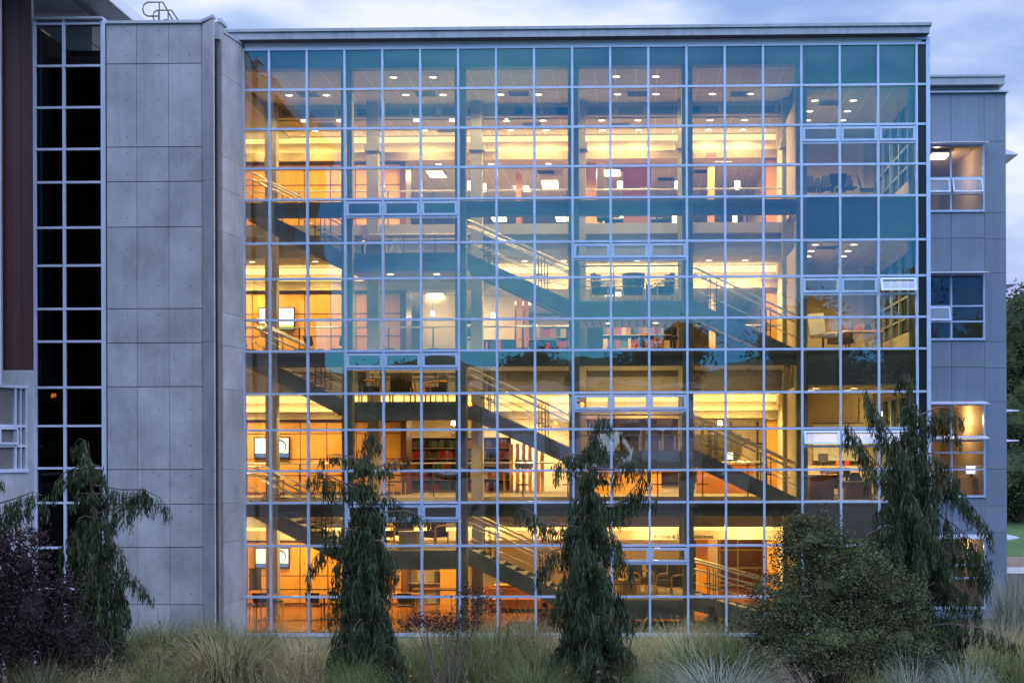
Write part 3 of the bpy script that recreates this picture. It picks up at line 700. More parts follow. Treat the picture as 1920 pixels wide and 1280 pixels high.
# ================================================================== LEFT SIDE: maroon fin, old wing, upper block
m = MB(); m.box(ax(6, -4.3), ax(61, -4.3), -4.3, -4.22, az(690, -4.3, 30), ZE+14)
for p in (22, 41): m.box(ax(p, -4.3), ax(p, -4.3)+.012, -4.312, -4.301, az(690, -4.3, 30)+.02, ZE+13.9)
fin = m.build('metal_fin', 'maroon'); tag(fin, 'tall dark maroon metal fin hanging down the left edge of the facade', 'cladding fin')
lw = empty('left_wing', (0, 0, 0), 0, 'pale rendered wing at the left edge with an awning window beside the maroon fin', 'building')
pA = Vector((ax(-60, -4.9), -4.9, 0)); pB = Vector((ax(66, YG), YG-.03, 0)); dv = (pB-pA).normalized(); nv = Vector((-dv.y, dv.x, 0))*-1
Lw = (pB-pA).length
def LWp(s, o, z): q = pA+dv*s+nv*o; return (q.x, q.y, z)
def lbox(mb, s0, s1, o0, o1, z0, z1): mb.hexa([LWp(s0, o0, z0), LWp(s1, o0, z0), LWp(s1, o1, z0), LWp(s0, o1, z0), LWp(s0, o0, z1), LWp(s1, o0, z1), LWp(s1, o1, z1), LWp(s0, o1, z1)])
zt_, zb_ = az(722, -3.3, 30), az(878, -3.3, 30)
m = MB(); sw_ = Lw-.30
lbox(m, 0, Lw, -.3, 0, -.6, zb_); lbox(m, 0, Lw, -.3, 0, zt_, ZE+13); lbox(m, sw_, Lw, -.3, 0, zb_, zt_); m.build('wall', 'concrete', lw)
m = MB()
lbox(m, 0, sw_+.03, -.1, .05, zt_-.03, zt_+.05); lbox(m, 0, sw_+.03, -.1, .06, zb_-.05, zb_+.04); lbox(m, sw_-.05, sw_, -.12, .03, zb_+.04, zt_-.03)
zm1, zm2 = az(795, -3.3, 30), az(832, -3.3, 30)
for q in (zm1, zm2): lbox(m, 0, sw_-.05, -.12, .02, q-.035, q+.035)
lbox(m, sw_-.42, sw_-.36, -.12, .02, zb_+.04, zt_-.03); lbox(m, sw_-.22, sw_-.18, -.12, .015, zb_+.04, zt_-.03)
m2 = MB(); m2.quad(LWp(0, -.06, zb_), LWp(sw_, -.06, zb_), LWp(sw_, -.06, zt_), LWp(0, -.06, zt_)); g = m2.build('window', 'upholstery_grey', lw); m.build('frame', 'mullion_white', g)
m = MB()
lbox(m, sw_-1.0, sw_-.36, .06, .09, zm2+.04, zm2+.09); lbox(m, sw_-1.0, sw_-.36, .03, .06, zm1-.09, zm1-.04); lbox(m, sw_-.41, sw_-.36, .04, .08, zm2+.09, zm1-.09); lbox(m, sw_-1.0, sw_-.95, .04, .08, zm2+.09, zm1-.09)
vo = m.build('vent_window', 'mullion_white', lw)
m = MB(); m.box(-16.6, -15.9, -32, -6.5, 3.0, ZE+15.5); m.box(-16.6, -15.9, -11, -6.5, -.5, 3.0); m.build('wall', 'wing_shaded', lw)
m = MB(); m.box(-16.8, -15.6, -32.3, -6.2, ZE+15.51, ZE+15.9); m.build('roof', 'fascia', lw)
for j in range(5):
    for z_ in (6.2, 10.5, 14.8):
        q = MB(); y_ = -28+j*4.2; q.box(-15.9, -15.86, y_, y_+2.2, z_, z_+2.2); q.build('window', 'black', lw)
# bright strip at the photo's very left edge: end post of the old wing
m = MB(); m.box(ax(-30, -4.5), ax(1.5, -4.5), -4.5, -4.45, az(716, -4.5, 4), ZE+13); m.build('end_post', 'mullion_white', lw)

ub = empty('upper_block', (0, 0, 0), 0, 'taller white panelled block with a wide overhanging roof edge behind the concrete wall', 'building')
k = lambda px, zr: (px-1195)/(845-38)*zr
zr = 12.6; xe = -14.7; xw = -15.58
m = MB(); m.box(-30, xw, 0, 22, ZE+8, ZE+zr-.002); wl_ = m.build('wall', 'band_white', ub)
m = MB(); m.box(-30, xe-.001, -7, 22, ZE+zr, ZE+zr+.03); m.build('soffit', 'fascia', ub)
m = MB(); m.box(-30, xe, -7.2, 22.2, ZE+zr+.031, ZE+zr+.34); m.build('roof', 'band_white', ub)
m = MB(); m.box(xw+.001, xw+.012, -1.9, 22, ZE+zr-.9, ZE+zr-.88); m.box(xw+.001, xw+.05, -1.9, 22, ZE+zr-.10, ZE+zr-.004); m.build('joint', 'concrete_joint', wl_)
# roof deck behind concrete wall and roof access rails
m = MB(); m.box(ax(66, YC), xr0-.3, -1.7, 26, cz(42)-.9, cz(42)-.6); m.build('roof_deck', 'fascia', lib)
lad = empty('ladder_rail', (0, 0, 0), 0, 'pair of bent tube grab rails of the roof ladder above the concrete wall', 'ladder')
for (dx, dy, yy) in ((0, 0, -.9), (22, 16, -.2)):
    def q(px, py): v_ = at(px, py, yy); return (v_.x, v_.y, v_.z)
    s = .75 if dx else 1
    m = MB(); X_, Y_ = (270, 2) if not dx else (289, 17)
    W, H = (40, 26) if not dx else (37, 22)
    pts = [q(X_+W*.72, Y_+H), q(X_+W*.25, Y_+H), q(X_+W*.07, Y_+H*.85), q(X_, Y_+H*.5), q(X_+W*.07, Y_+H*.15), q(X_+W*.25, Y_), q(X_+W*.95, Y_), q(X_+W*1.55, Y_+44 if not dx else Y_+34)]
    m.tube(pts, .022, 6); m.tube([q(X_+W*.78, Y_), q(X_+W*.78, 60)], .018, 6)
    if dx: m.tube([q(X_+W*.3, Y_), q(X_+W*.3, 60)], .018, 6)
    m.build('rail', 'pipe', lad)
# ================================================================== LIGHTS IN THE CEILINGS
proto_dl = None
def downlight(px, py, zc, label, e=0, group=None, r=.13, mt='lamp', group_=None):
    global proto_dl
    p = on_z(px, py, zc)
    if proto_dl is None:
        t = empty('ceiling_light', (0, 0, 0)); m = MB(); m.tube([(0, 0, -.012), (0, 0, .03)], r*.82, 16); m.build('lens', mt, t)
        m = MB(); n = 16
        for i in range(n):
            a, b = 2*math.pi*i/n, 2*math.pi*(i+1)/n
            ri, ro = r*.84, r*1.12
            m.hexa([(ri*math.cos(a), ri*math.sin(a), -.02), (ri*math.cos(b), ri*math.sin(b), -.02), (ro*math.cos(b), ro*math.sin(b), -.02), (ro*math.cos(a), ro*math.sin(a), -.02), (ri*math.cos(a), ri*math.sin(a), -.002), (ri*math.cos(b), ri*math.sin(b), -.002), (ro*math.cos(b), ro*math.sin(b), -.002), (ro*math.cos(a), ro*math.sin(a), -.002)])
        m.build('trim_ring', 'paint', t); proto_dl = t; o = t
    else: o = copy_tree(proto_dl)
    o.location = (p.x, p.y, zc-.005)
    tag(o, label, 'ceiling light', group_ or 'round downlights in the library ceilings')
    if e: lamp((p.x, p.y, zc-(.06 if zc > ZE-2 else .2)), e*(5.4 if zc > ZE-2 else 2.0), o, 'SPOT' if zc > ZE-2 else 'POINT', size=.06)
    return o
def row(pxs, py, zc, where, e=0, every=1):
    n = len(pxs)
    for i, p in enumerate(pxs):
        w_ = 'only' if n == 1 else (ORD[i] if i < n-1 else 'last')
        downlight(p, py, zc, '%s round downlight from the left %s' % (w_.capitalize(), where), e if i % every == 0 else 0)
ZA = ZE+11.0
row([740, 814, 1158, 1232], 143, ZA, 'in the front row of the highest ceiling', 26)
row([544, 614, 763, 833, 941, 1012, 1160, 1232, 1338, 1409], 176, ZA, 'in the second row of the highest ceiling', 26, 2)
row([474, 572, 639, 783, 850, 952, 1020, 1130, 1198, 1333, 1398], 225, CEIL[4], 'in the low top floor ceiling before the cove', 34, 2)
row([494, 593, 799, 960, 1026, 1132, 1199, 1330, 1395], 243, CEIL[4], 'in the top floor ceiling right at the cove')
row([824, 923, 1030], 306, F[4]+3.1-.0, 'in the deep top floor ceiling above the gallery rail')
row([420, 474, 592, 985, 1058, 1196, 1330, 1398], 488, CEIL[3], 'in the third floor ceiling', 42, 1)
row([420, 474, 592, 985, 1058, 1196, 1330, 1398], 736, CEIL[2], 'in the second floor ceiling, behind the slab edge', 42, 1)
row([733, 820], 512, F[4]-DROP-.46, 'under the upper left stair landing', 9)
row([745, 832], 785, F[3]-DROP-.46, 'under the middle left stair landing', 9)
row([1142, 1230], 605, F[4]-2*DROP-.46, 'under the upper right stair landing', 10)
row([560, 730, 900, 1060, 1230, 1400], 984, CEIL[1]-.002, 'in the ground floor ceiling', 66)
row([1530, 1602], 189, RC[4]-.03, 'in the front row of the top corner room', 24)
row([1520, 1591], 209, RC[4]-.03, 'in the middle row of the top corner room', 8)
row([1516, 1582], 226, RC[4]-.03, 'in the back row of the top corner room')
row([1530, 1602], 459, RC[3]-.03, 'in the front row of the third floor corner room', 26)
row([1522, 1591], 471, RC[3]-.03, 'in the middle row of the third floor corner room', 10)
row([1516, 1583], 481, RC[3]-.03, 'in the back row of the third floor corner room')
row([1530, 1602], 729, RC[2]-.03, 'in the front row of the second floor corner room', 42)
row([1521, 1591], 733, RC[2]-.03, 'in the back row of the second floor corner room', 30)
# deep room lamps
for f in (4, 3, 2):
    for p, y, e in ((820, 12, 150), (980, 15, 150), (1150, 12, 150), (1360, 9.5, 60)):
        x = ax(p, y); t = empty('ceiling_light', (x, y, F[f]+(2.9 if f < 4 else 3.06)), 0, 'rectangular lit ceiling panel deep in the %s, %s' % (NAMEF[f], {820: 'furthest left', 980: 'behind the middle bay', 1150: 'right of the middle', 1360: 'behind the right bay'}[p]), 'ceiling light', 'lit panels in the deep library ceilings')
        m = MB(); m.box(-.3, .3, -.6, .6, 0, .02); m.build('diffuser', 'lamp_dim', t); m = MB(); m.box(-.33, .33, -.63, .63, .021, .04); m.build('frame', 'paint', t)
        lamp((x, y, F[f]+(2.9 if f < 4 else 3.06)-.03), e*((2.6, 2.6, 3.2, 2.8)[f-1] if (f, p) != (3, 1150) else 1.0), t, 'AREA', .55, (1, .74, .40), sy=1.1)
for p, y, e in ((420, 4, 60), (800, 9.5, 50), (1150, 9, 50), (1400, 9, 40)): lamp((ax(p, y), y, F[1]+2.1), e*3, lib, size=.1)
# pendants on the top floor
pp = None
for i, (p, q_, y) in enumerate(((883, 346, 11), (908, 350, 11.6), (1164, 347, 10.5), (1272, 347, 10.5), (1384, 347, 10.5), (1168, 411, 21), (1266, 410, 21), (1379, 411, 21))):
    a = at(p, q_, y)
    if pp is None:
        pp = empty('pendant_lamp', a); m = MB(); m.cyl(0, 0, -.17, .12, .10, 14); m.build('lamp_shade', 'lamp', pp)
        m = MB(); m.cyl(0, 0, .12, .16, .06, 10, .02); m.tube([(0, 0, .16), (.01, 0, .9)], .008, 5); m.build('cord', 'dark_metal', pp); o = pp
    else: o = copy_tree(pp); o.location = a
    tag(o, '%s pendant lamp from the left %s' % (ORD[i if i < 5 else i-5].capitalize(), 'hanging above the top gallery rail' if i < 5 else 'in the far row seen under the top floor beam'), 'pendant lamp', 'pendant lamps of the top floor')
for i, (p, q_, y, w_) in enumerate(((1033, 348, 12, .5), (937, 411, 19, .5), (1057, 411, 19, .5))):
    a = at(p, q_, y); t = empty('ceiling_light', a, 0, ['bright white square light above the top gallery rail at the centre', 'left one of two bright square lights under the top floor beam', 'right one of two bright square lights under the top floor beam'][i], 'ceiling light')
    m = MB(); m.box(-.28, .28, -.5, .5, -.02, .1); m.build('diffuser', 'lamp', t); m = MB(); m.box(-.31, .31, -.53, .53, .101, .13); m.build('frame', 'paint', t)
# dark air vents in ceilings
vp = None
for i, (p, q_, z) in enumerate([(580, 175, ZA), (800, 175, ZA), (975, 175, ZA), (1197, 176, ZA), (1390, 177, ZA), (612, 233, CEIL[4]), (838, 243, CEIL[4]), (1000, 234, CEIL[4]), (1164, 235, CEIL[4]), (822, 322, F[4]+3.1), (1025, 322, F[4]+3.1), (1170, 318, F[4]+3.1), (1250, 336, F[4]+3.1), (1318, 322, F[4]+3.1), (1558, 194, RC[4]-.03), (1552, 465, RC[3]-.03)]):
    a = on_z(p, q_, z)
    if vp is None:
        vp = empty('ceiling_vent', a); m = MB(); m.box(-.32, .32, -.32, .32, -.012, .0); m.build('frame', 'grey_box', vp)
        m = MB()
        for j in range(6): m.box(-.28, .28, -.27+j*.095, -.22+j*.095, -.02, -.0125)
        m.build('slat', 'dark_metal', vp); o = vp
    else: o = copy_tree(vp)
    o.location = (a.x, a.y, z-.001)
    wh = ['%s dark square air vent in the highest ceiling' % ORD[i] if i < 5 else '%s dark air vent in the strip before the top cove' % ORD[i-5] if i < 9 else '%s dark grille in the deep top ceiling above the rail' % ORD[i-9] if i < 14 else 'pale vent in the ceiling of the %s corner room' % ('top' if i == 14 else 'third floor')][0]
    tag(o, wh[0].upper()+wh[1:]+(', counted from the left' if i < 14 else ''), 'air vent', 'air vents in the ceilings')

# ================================================================== SIGNS AND SCREENS
def text(body, size, mt, parent, loc, name='lettering', xs=1, align='LEFT'):
    c = bpy.data.curves.new(name, 'FONT'); c.body = body; c.size = size; c.extrude = .004; c.materials.append(M[mt]); c.align_x = align
    o = bpy.data.objects.new(name, c); col.objects.link(o)
    bpy.context.view_layer.update(); dg = bpy.context.evaluated_depsgraph_get(); me = bpy.data.meshes.new_from_object(o.evaluated_get(dg)); bpy.data.objects.remove(o)
    o = bpy.data.objects.new(name, me); col.objects.link(o); o.rotation_euler = (R(90), 0, 0); o.location = loc; o.scale = (xs, 1, 1)
    if parent: o.parent = parent
    return o
a = at(1225, 1009.5, 6.76)
wd = ax(1337, 6.76)-a.x
sg = text('Archives & Special Collections', .21, 'sign_text', None, (0, 0, 0), 'wall_sign'); ww = sg.dimensions.x or 2.6
ww = max(v.co.x for v in sg.data.vertices); sg.scale = (wd/ww, 1, 1); sg.location = a
tag(sg, 'dark lettering Archives & Special Collections on the ledge above the ground floor', 'sign')
a = at(845, 817, 16.9); wd = ax(886, 16.9)-a.x
sg = text('Visual Collections', .3, 'sign_text', None, (0, 0, 0), 'wall_sign'); ww = max(v.co.x for v in sg.data.vertices); sg.data.transform(Matrix.Scale(wd/ww, 4, (1, 0, 0))); sg.location = a
tag(sg, 'small dark lettering on the cream wall above the red and green book shelves', 'sign')
for i, (p, q_, y) in enumerate(((1335, 292, 6.74), (1338, 535, 6.74))):
    a = at(p, q_, y); t = empty('exit_sign', a, 0, ['red EXIT sign on the ledge of the top floor', 'red EXIT sign behind the stair rail on the third floor'][i], 'exit sign')
    m = MB(); m.box(-.15, .15, 0, .03, -.09, .09); m.build('housing', 'exit_face', t); o = text('EXIT', .17, 'exit_text', t, (0, -.006, -.06), align='CENTER')
for i, (f, p0, p1, q0, q1) in enumerate(((3, 488, 551, 576, 615), (2, 478, 541, 819, 855), (1, 479, 540, 1026, 1061))):
    y = 6.85; a = at((p0+p1)/2, (q0+q1)/2, y); hw = (ax(p1, y)-ax(p0, y))/2; hh = (q1-q0)/2*(y+40)/2640
    t = empty('wall_screen', a, 0, 'flat screen on the orange wall of the %s' % ['third floor, showing plain white', 'second floor, showing a dark ring', 'ground floor, showing a ring over blue'][i], 'screen')
    m = MB(); m.box(-hw-.04, hw+.04, 0, .07, -hh-.04, hh+.04); m.build('housing', 'black', t)
    m = MB(); m.box(-hw, hw, -.006, -.001, -hh, hh); so = m.build('screen', 'screen_white' if i == 0 else 'screen_lit', t)
    m = MB(); m.box(-hw, hw, -.010, -.0065, -hh, -hh*(.58 if i else .62)); m.build('band', 'screen_blue' if i else 'screen_green', t)
    if i:
        m = MB(); n = 28
        cx_, cz_ = hw*.45, .02
        for j in range(n):
            a0, a1 = 2*math.pi*j/n, 2*math.pi*(j+1)/n
            r0, r1 = .20, .235+.02*math.sin(a0)
            m.quad((cx_+r0*math.cos(a0), -.013, cz_+r0*math.sin(a0)), (cx_+r0*math.cos(a1), -.013, cz_+r0*math.sin(a1)), (cx_+r1*math.cos(a1), -.013, cz_+r1*math.sin(a1)), (cx_+r1*math.cos(a0), -.013, cz_+r1*math.sin(a0)))
        m.build('ring', 'screen_ring', t)
        m = MB(); m.tube([(cx_-.0, -.0125, cz_), (cx_, -.011, cz_)], .19, 20); m.build('disc', 'screen_white', t)

# ================================================================== FURNITURE
def armchair_proto(um, am):
    t = empty('armchair', (0, 0, 0))
    m = MB(); m.box(-.28, .28, -.30, .26, .30, .46); m.box(-.26, .26, -.32, .2, .461, .49); m.build('seat', um, t)
    m = MB(); 
    for i in range(8):
        a0, a1 = -1.2+i*.3, -.9+i*.3
        r = .34
        x0_, y0_, x1_, y1_ = r*math.sin(a0), .02+r*math.cos(a0)*.85, r*math.sin(a1), .02+r*math.cos(a1)*.85
        m.hexa([(x0_*.86, y0_*.86, .34), (x1_*.86, y1_*.86, .34), (x1_, y1_, .34), (x0_, y0_, .34), (x0_*.9, y0_*.95, .92), (x1_*.9, y1_*.95, .92), (x1_*1.06, y1_*1.12, .90), (x0_*1.06, y0_*1.12, .90)])
    m.build('backrest', um, t, True)
    for s in (-1, 1):
        m = MB(); m.tube([(s*.34, -.28, 0), (s*.34, -.28, .60), (s*.34, -.20, .645), (s*.34, .22, .66)], .026, 6); m.tube([(s*.31, .24, .45), (s*.31, .26, 0)], .022, 6); m.build('armrest', am, t)
    return t
AC = armchair_proto('upholstery', 'wood'); AG = armchair_proto('upholstery', 'steel')
used_ac = {id(AC): False, id(AG): False}
def place(proto, loc, rz, label, cat, group=None, sc_=None):
    if not used_ac.get(id(proto)): used_ac[id(proto)] = True; o = proto
    else: o = copy_tree(proto)
    o.location = loc; o.rotation_euler = (0, 0, rz)
    if sc_: o.scale = (sc_,)*3
    return tag(o, label, cat, group)
zl = {(t, b): F[t]-DROP*(1 if b == 2 else 2)+.006 for t in (4, 3, 2) for b in (2, 4)}
GA = 'armchairs on the stair landings'
for (t, b, p, y, rz, lab, pr) in (
    (2, 4, 1198, 2.6, .9, 'brown armchair on the lowest right landing, nearer the tree', AC), (2, 4, 1258, 1.7, -.9, 'brown armchair turned left at the right end of the lowest right landing', AC), (2, 4, 1232, 3.2, .2, 'high backed brown armchair behind the other two on the lowest right landing', AC),
    (2, 2, 712, 2.2, 1.1, 'dark armchair at the left end of the lowest left landing', AC), (2, 2, 815, 2.2, -.7, 'dark armchair with wooden arms right of the round table on the lowest left landing', AC), (2, 2, 755, 3.3, .1, 'armchair with its back to the library on the lowest left landing', AC),
    (3, 2, 692, 1.6, 1.9, 'tan backed armchair seen from the side on the middle left landing', AC), (3, 2, 754, 2.0, 3.1, 'armchair with its back to the glass on the middle left landing', AC), (3, 2, 820, 2.2, -1.2, 'armchair facing left at the right end of the middle left landing', AC),
    (3, 4, 1128, 1.8, .8, 'dark armchair at the left end of the middle right landing', AG), (3, 4, 1180, 2.0, 3.1, 'dark red brown armchair with its back to the glass on the middle right landing', AG), (3, 4, 1240, 2.2, -.8, 'dark armchair with steel arms at the right end of the middle right landing', AG),
    (4, 4, 1130, 1.5, 1.3, 'armchair turned right at the left end of the upper right landing', AG), (4, 4, 1190, 1.6, 3.0, 'armchair back against the glass on the upper right landing', AG), (4, 4, 1245, 1.6, -1.3, 'armchair turned left at the right end of the upper right landing', AG),
    (4, 2, 700, 3.0, .5, 'armchair at the left end of the upper left landing', AG)):
    place(pr, (ax(p, y), y, zl[(t, b)]), rz, lab, 'armchair', GA)
def round_table(loc, r, h, label, mt='wood', drum=False, group=None):
    t = empty('round_table', loc, 0, label, 'table', group)
    m = MB(); m.cyl(0, 0, h-.03, h, r, 24); m.build('table_top', mt, t)
    m = MB(); m.cyl(0, 0, 0, h-.031, r*.92 if drum else .03, 20); 
    if not drum: m.cyl(0, 0, 0, .02, r*.5, 16)
    m.build('base' if not drum else 'drum', mt if drum else 'dark_metal', t); return t
round_table((ax(1175, 1.8), 1.8, zl[(2, 4)]), .36, .50, 'low round drum table on the lowest right landing', 'wood', True)
round_table((ax(768, 1.5), 1.5, zl[(2, 2)]), .36, .52, 'low round drum table on the lowest left landing', 'beige', True)
round_table((ax(895, 2.4), 2.4, F[1]), .42, .74, 'round wooden café table on the ground floor by the third bay', 'wood')
round_table((ax(505, 3.4), 3.4, F[1]), .42, .72, 'round table between black chairs at the left ground floor corner', 'wood_dark')
round_table((ax(607, 3.3), 3.3, F[1]), .42, .72, 'round dark table left of the second tree on the ground floor', 'wood_dark')
# side chairs on the ground floor
SC = empty('side_chair', (0, 0, 0))
m = MB(); m.box(-.22, .22, -.22, .2, .43, .47); m.build('seat', 'chair_black', SC)
m = MB(); m.hexa([(-.21, .17, .55), (.21, .17, .55), (.21, .20, .55), (-.21, .20, .55), (-.23, .25, .86), (.23, .25, .86), (.23, .28, .86), (-.23, .28, .86)]); m.build('backrest', 'chair_black', SC)
for sx in (-1, 1):
    m = MB(); m.tube([(sx*.2, -.2, 0), (sx*.2, -.2, .43)], .012, 5); m.build('leg', 'steel', SC)
    m = MB(); m.tube([(sx*.2, .22, 0), (sx*.2, .18, .45), (sx*.2, .24, .84)], .012, 5); m.build('leg', 'steel', SC)
for i, (p, y, rz, lab) in enumerate(((487, 2.9, 3.3, 'black chair with its back to the glass at the far left downstairs'), (517, 4.2, 1.9, 'black chair turned sideways by the first column on the ground floor'), (590, 2.9, 3.0, 'black side chair left of the second tree on the ground floor'), (636, 3.3, 2.4, 'black side chair half behind the foliage of the second tree'), (760, 2.8, 3.1, 'black side chair at the long table right of the second tree'), (925, 3.4, -1.4, 'black side chair beside the round café table on the ground floor'))):
    place(SC, (ax(p, y), y, F[1]), rz, lab, 'chair', 'black chairs on the ground floor')
for i, (p, y, rz, f, lab) in enumerate(((590, 5.6, 2.4, 3, 'dark chair on the third floor gallery by the orange wall'), (638, 5.6, -2.2, 3, 'dark chair left of the first column on the third floor'), (462, 5.6, 1.0, 3, 'dark chair at the far left of the third floor gallery'), (612, 5.8, 2.2, 2, 'black chair on the second floor gallery above the tree'), (745, 6.2, 1.4, 2, 'dark chair before the door jamb on the second floor'))):
    place(SC, (ax(p, y), y, F[f]), rz, lab, 'chair', 'dark chairs on the upper galleries')
for i, p in enumerate((1517, 1534, 1553, 1573, 1590, 1628)):
    place(SC, (ax(p, 1.5+.25*(i % 2)), 1.5+.25*(i % 2), F[4]), [0, .2, -.2, 3.0, .1, 1.3][i], '%s dark chair from the left in the top corner room window' % ORD[i].capitalize(), 'chair', 'dark chairs in the top corner room', 1.08)
def table(loc, w_, d_, h, label, top='wood', leg='steel', rz=0, name='table', cat='table', th=.04):
    t = empty(name, loc, rz, label, cat)
    m = MB(); m.box(-w_/2, w_/2, -d_/2, d_/2, h-th, h); m.build('table_top', top, t)
    for sx in (-1, 1):
        for sy in (-1, 1):
            m = MB(); x, y = sx*(w_/2-.06), sy*(d_/2-.06); m.tube([(x, y, 0), (x, y, h-th)], .022, 6); m.build('leg', leg, t)
    return t
table((ax(740, 3.6), 3.6, F[1]), 1.5, .7, .74, 'long wooden table right of the second tree on the ground floor')
table((ax(955, 6.0), 6.0, F[1]+.0), 1.0, .6, .80, 'light topped side table under the lower stair flight', 'wood', 'steel')
table((ax(820, 5.2), 5.2, F[1]), 1.6, .7, .74, 'dark legged table before the orange door on the ground floor', 'wood_dark', 'dark_metal')
table((ax(1265, 9), 9, F[2]), 2.2, .8, .76, 'wooden reading table behind the second floor landing', 'wood_red', 'dark_metal')
table((ax(1360, 9.5), 9.5, F[4]), 2.4, .8, .76, 'reading table behind the top gallery rail', 'wood', 'dark_metal')
# red sofa benches on the ground floor
for i, (p, y, w_, lab) in enumerate(((985, 5.2, 2.4, 'long orange red bench by the glass under the third bay'), (930, 6.1, 1.6, 'low orange red bench further inside the ground floor'))):
    t = empty('bench', (ax(p, y), y, F[1]), 0, lab, 'bench'); m = MB(); m.box(-w_/2, w_/2, -.3, .3, .12, .42); m.build('seat', 'wood_red', t); m = MB(); m.box(-w_/2, w_/2, .2, .32, .421, .72); m.build('backrest', 'wood_red', t)
    m = MB(); m.box(-w_/2+.1, w_/2-.1, -.22, .22, 0, .119); m.build('base', 'wood_dark', t)
# white board stand
t = empty('notice_stand', (ax(478, 2.6), 2.6, F[1]), .5, 'grey notice board on a thin stand in the left corner of the ground floor', 'stand')
m = MB(); m.box(-.16, .16, 0, .03, .95, 1.62); m.build('board', 'grey_box', t)
for s in (-1, 1): m = MB(); m.tube([(s*.17, .015, 0), (s*.17, .015, 1.64)], .014, 5); m.build('leg', 'dark_metal', t)
# A shaped white stand on the upper left landing
t = empty('easel', (ax(741, 1.5), 1.5, zl[(4, 2)]), 0, 'white A shaped stand on the upper left stair landing', 'stand')
for s in (-1, 1): m = MB(); m.hexa([(s*.18-.045, -.02, 0), (s*.18+.045, -.02, 0), (s*.18+.045, .02, 0), (s*.18-.045, .02, 0), (s*.03-.03, -.02, .48), (s*.03+.03, -.02, .48), (s*.03+.03, .02, .48), (s*.03-.03, .02, .48)]); m.build('leg', 'paper', t)
m = MB(); m.box(-.06, .06, -.03, .03, .48, .56); m.build('crosspiece', 'paper', t)

# bookcases
def bookcase(loc, w_, h, levels, label, d_=.34, dens=.9, rz=0, carc='dark_metal', pal=None, group='bookcases in the library'):
    t = empty('bookcase', loc, rz, label, 'bookcase', group)
    m = MB(); m.box(-w_/2, -w_/2+.03, 0, d_, 0, h); m.box(w_/2-.03, w_/2, 0, d_, 0, h); m.box(-w_/2+.03, w_/2-.03, d_-.02, d_, 0, h)
    m.build('case', carc, t)
    sh = (h-.05)/levels
    m = MB()
    for i in range(levels+1): m.box(-w_/2+.03, w_/2-.03, .0, d_-.021, i*sh+.02, i*sh+.045)
    m.build('shelf', 'beige', t)
    bk = MB(); pal = pal or list(range(len(BOOKS)))
    for i in range(levels):
        x = -w_/2+.05
        while x < w_/2-.1:
            r = random.random()
            if r < dens:
                bw = random.uniform(.03, .07); n = random.choice((1, 2, 3, 5)); bk.mi = random.choice(pal)
                hh = random.uniform(.55, .85)*sh
                for _ in range(n):
                    if x+bw > w_/2-.05: break
                    bk.box(x, x+bw-.006, .04, .24, i*sh+.046, i*sh+.046+hh*random.uniform(.93, 1)); x += bw
            else: x += random.uniform(.05, .25)
    b_ = bk.build('books', BOOKS, t)
    return t
P_RED = [0, 8, 0, 1, 2, 3, 7, 5]
bookcase((ax(822, 10.8), 10.8, F[2]), 2.6, 1.95, 5, 'bookcase full of red, green and grey volumes on the second floor', pal=P_RED)
bookcase((ax(905, 10.6), 10.6, F[2]), 2.0, 1.95, 5, 'bookcase of grey and red volumes behind the second column on the second floor', pal=[2, 5, 7, 0, 3])
bookcase((ax(905, 9.0), 9.0, F[2]), 1.0, .95, 2, 'low book rack with tan volumes before the tall second floor bookcases', pal=[4, 6, 3])
bookcase((ax(1050, 14), 14, F[3]), 2.0, 2.0, 4, 'bookcase with green and tan books left of the middle bay on the third floor', pal=[1, 4, 6, 3, 0, 4])
bookcase((ax(1195, 14), 14, F[3]), 2.7, 2.1, 4, 'wide crowded bookcase in the middle bay of the third floor', pal=[4, 3, 0, 6, 4, 2])
bookcase((ax(1262, 14.5), 14.5, F[3]), 1.3, 2.1, 4, 'narrow bookcase right of the wide one on the third floor', dens=.6, pal=[4, 6, 3, 4])
bookcase((ax(905, 13), 13, F[3]), 1.6, 1.9, 4, 'dark bookcase with red spines behind the second column on the third floor', pal=[0, 5, 2, 8], dens=.6)
bookcase((ax(985, 13.4), 13.4, F[3]), 2.4, 1.4, 3, 'low dark bookcase with a few red spines on the third floor', pal=[5, 2, 5, 8], dens=.5)
bookcase((ax(1330, 15), 15, F[3]), 2.0, 1.2, 3, 'low bookcase seen below the right stair flight on the third floor', pal=[4, 1, 3])
bookcase((ax(796, 7.4), 7.4, F[1]), 1.15, 2.05, 3, 'open shelving with dark items next to the orange door on the ground floor', dens=.35, pal=[5, 2], carc='beige')
for i, (p, c_) in enumerate(((1115, 2), (1140, 5), (1215, 2))):
    bookcase((ax(p, 12.5), 12.5, F[4]), 1.2, 1.5, 3, '%s shelf unit from the left in the deep top floor' % ORD[i], pal=[c_, 4, 0])
# orange door of the ground floor
t = empty('interior_door', (ax(840, 7.2), 7.2, F[1]), 0, 'plain orange wooden door with a round knob on the ground floor', 'door')
m = MB(); m.box(-.28, .28, 0, .05, 0, 2.1); m.build('leaf', 'wood', t); m = MB(); m.tube([(-.2, -.06, 1.3), (-.2, 0, 1.3)], .035, 10); m.build('handle', 'steel', t)
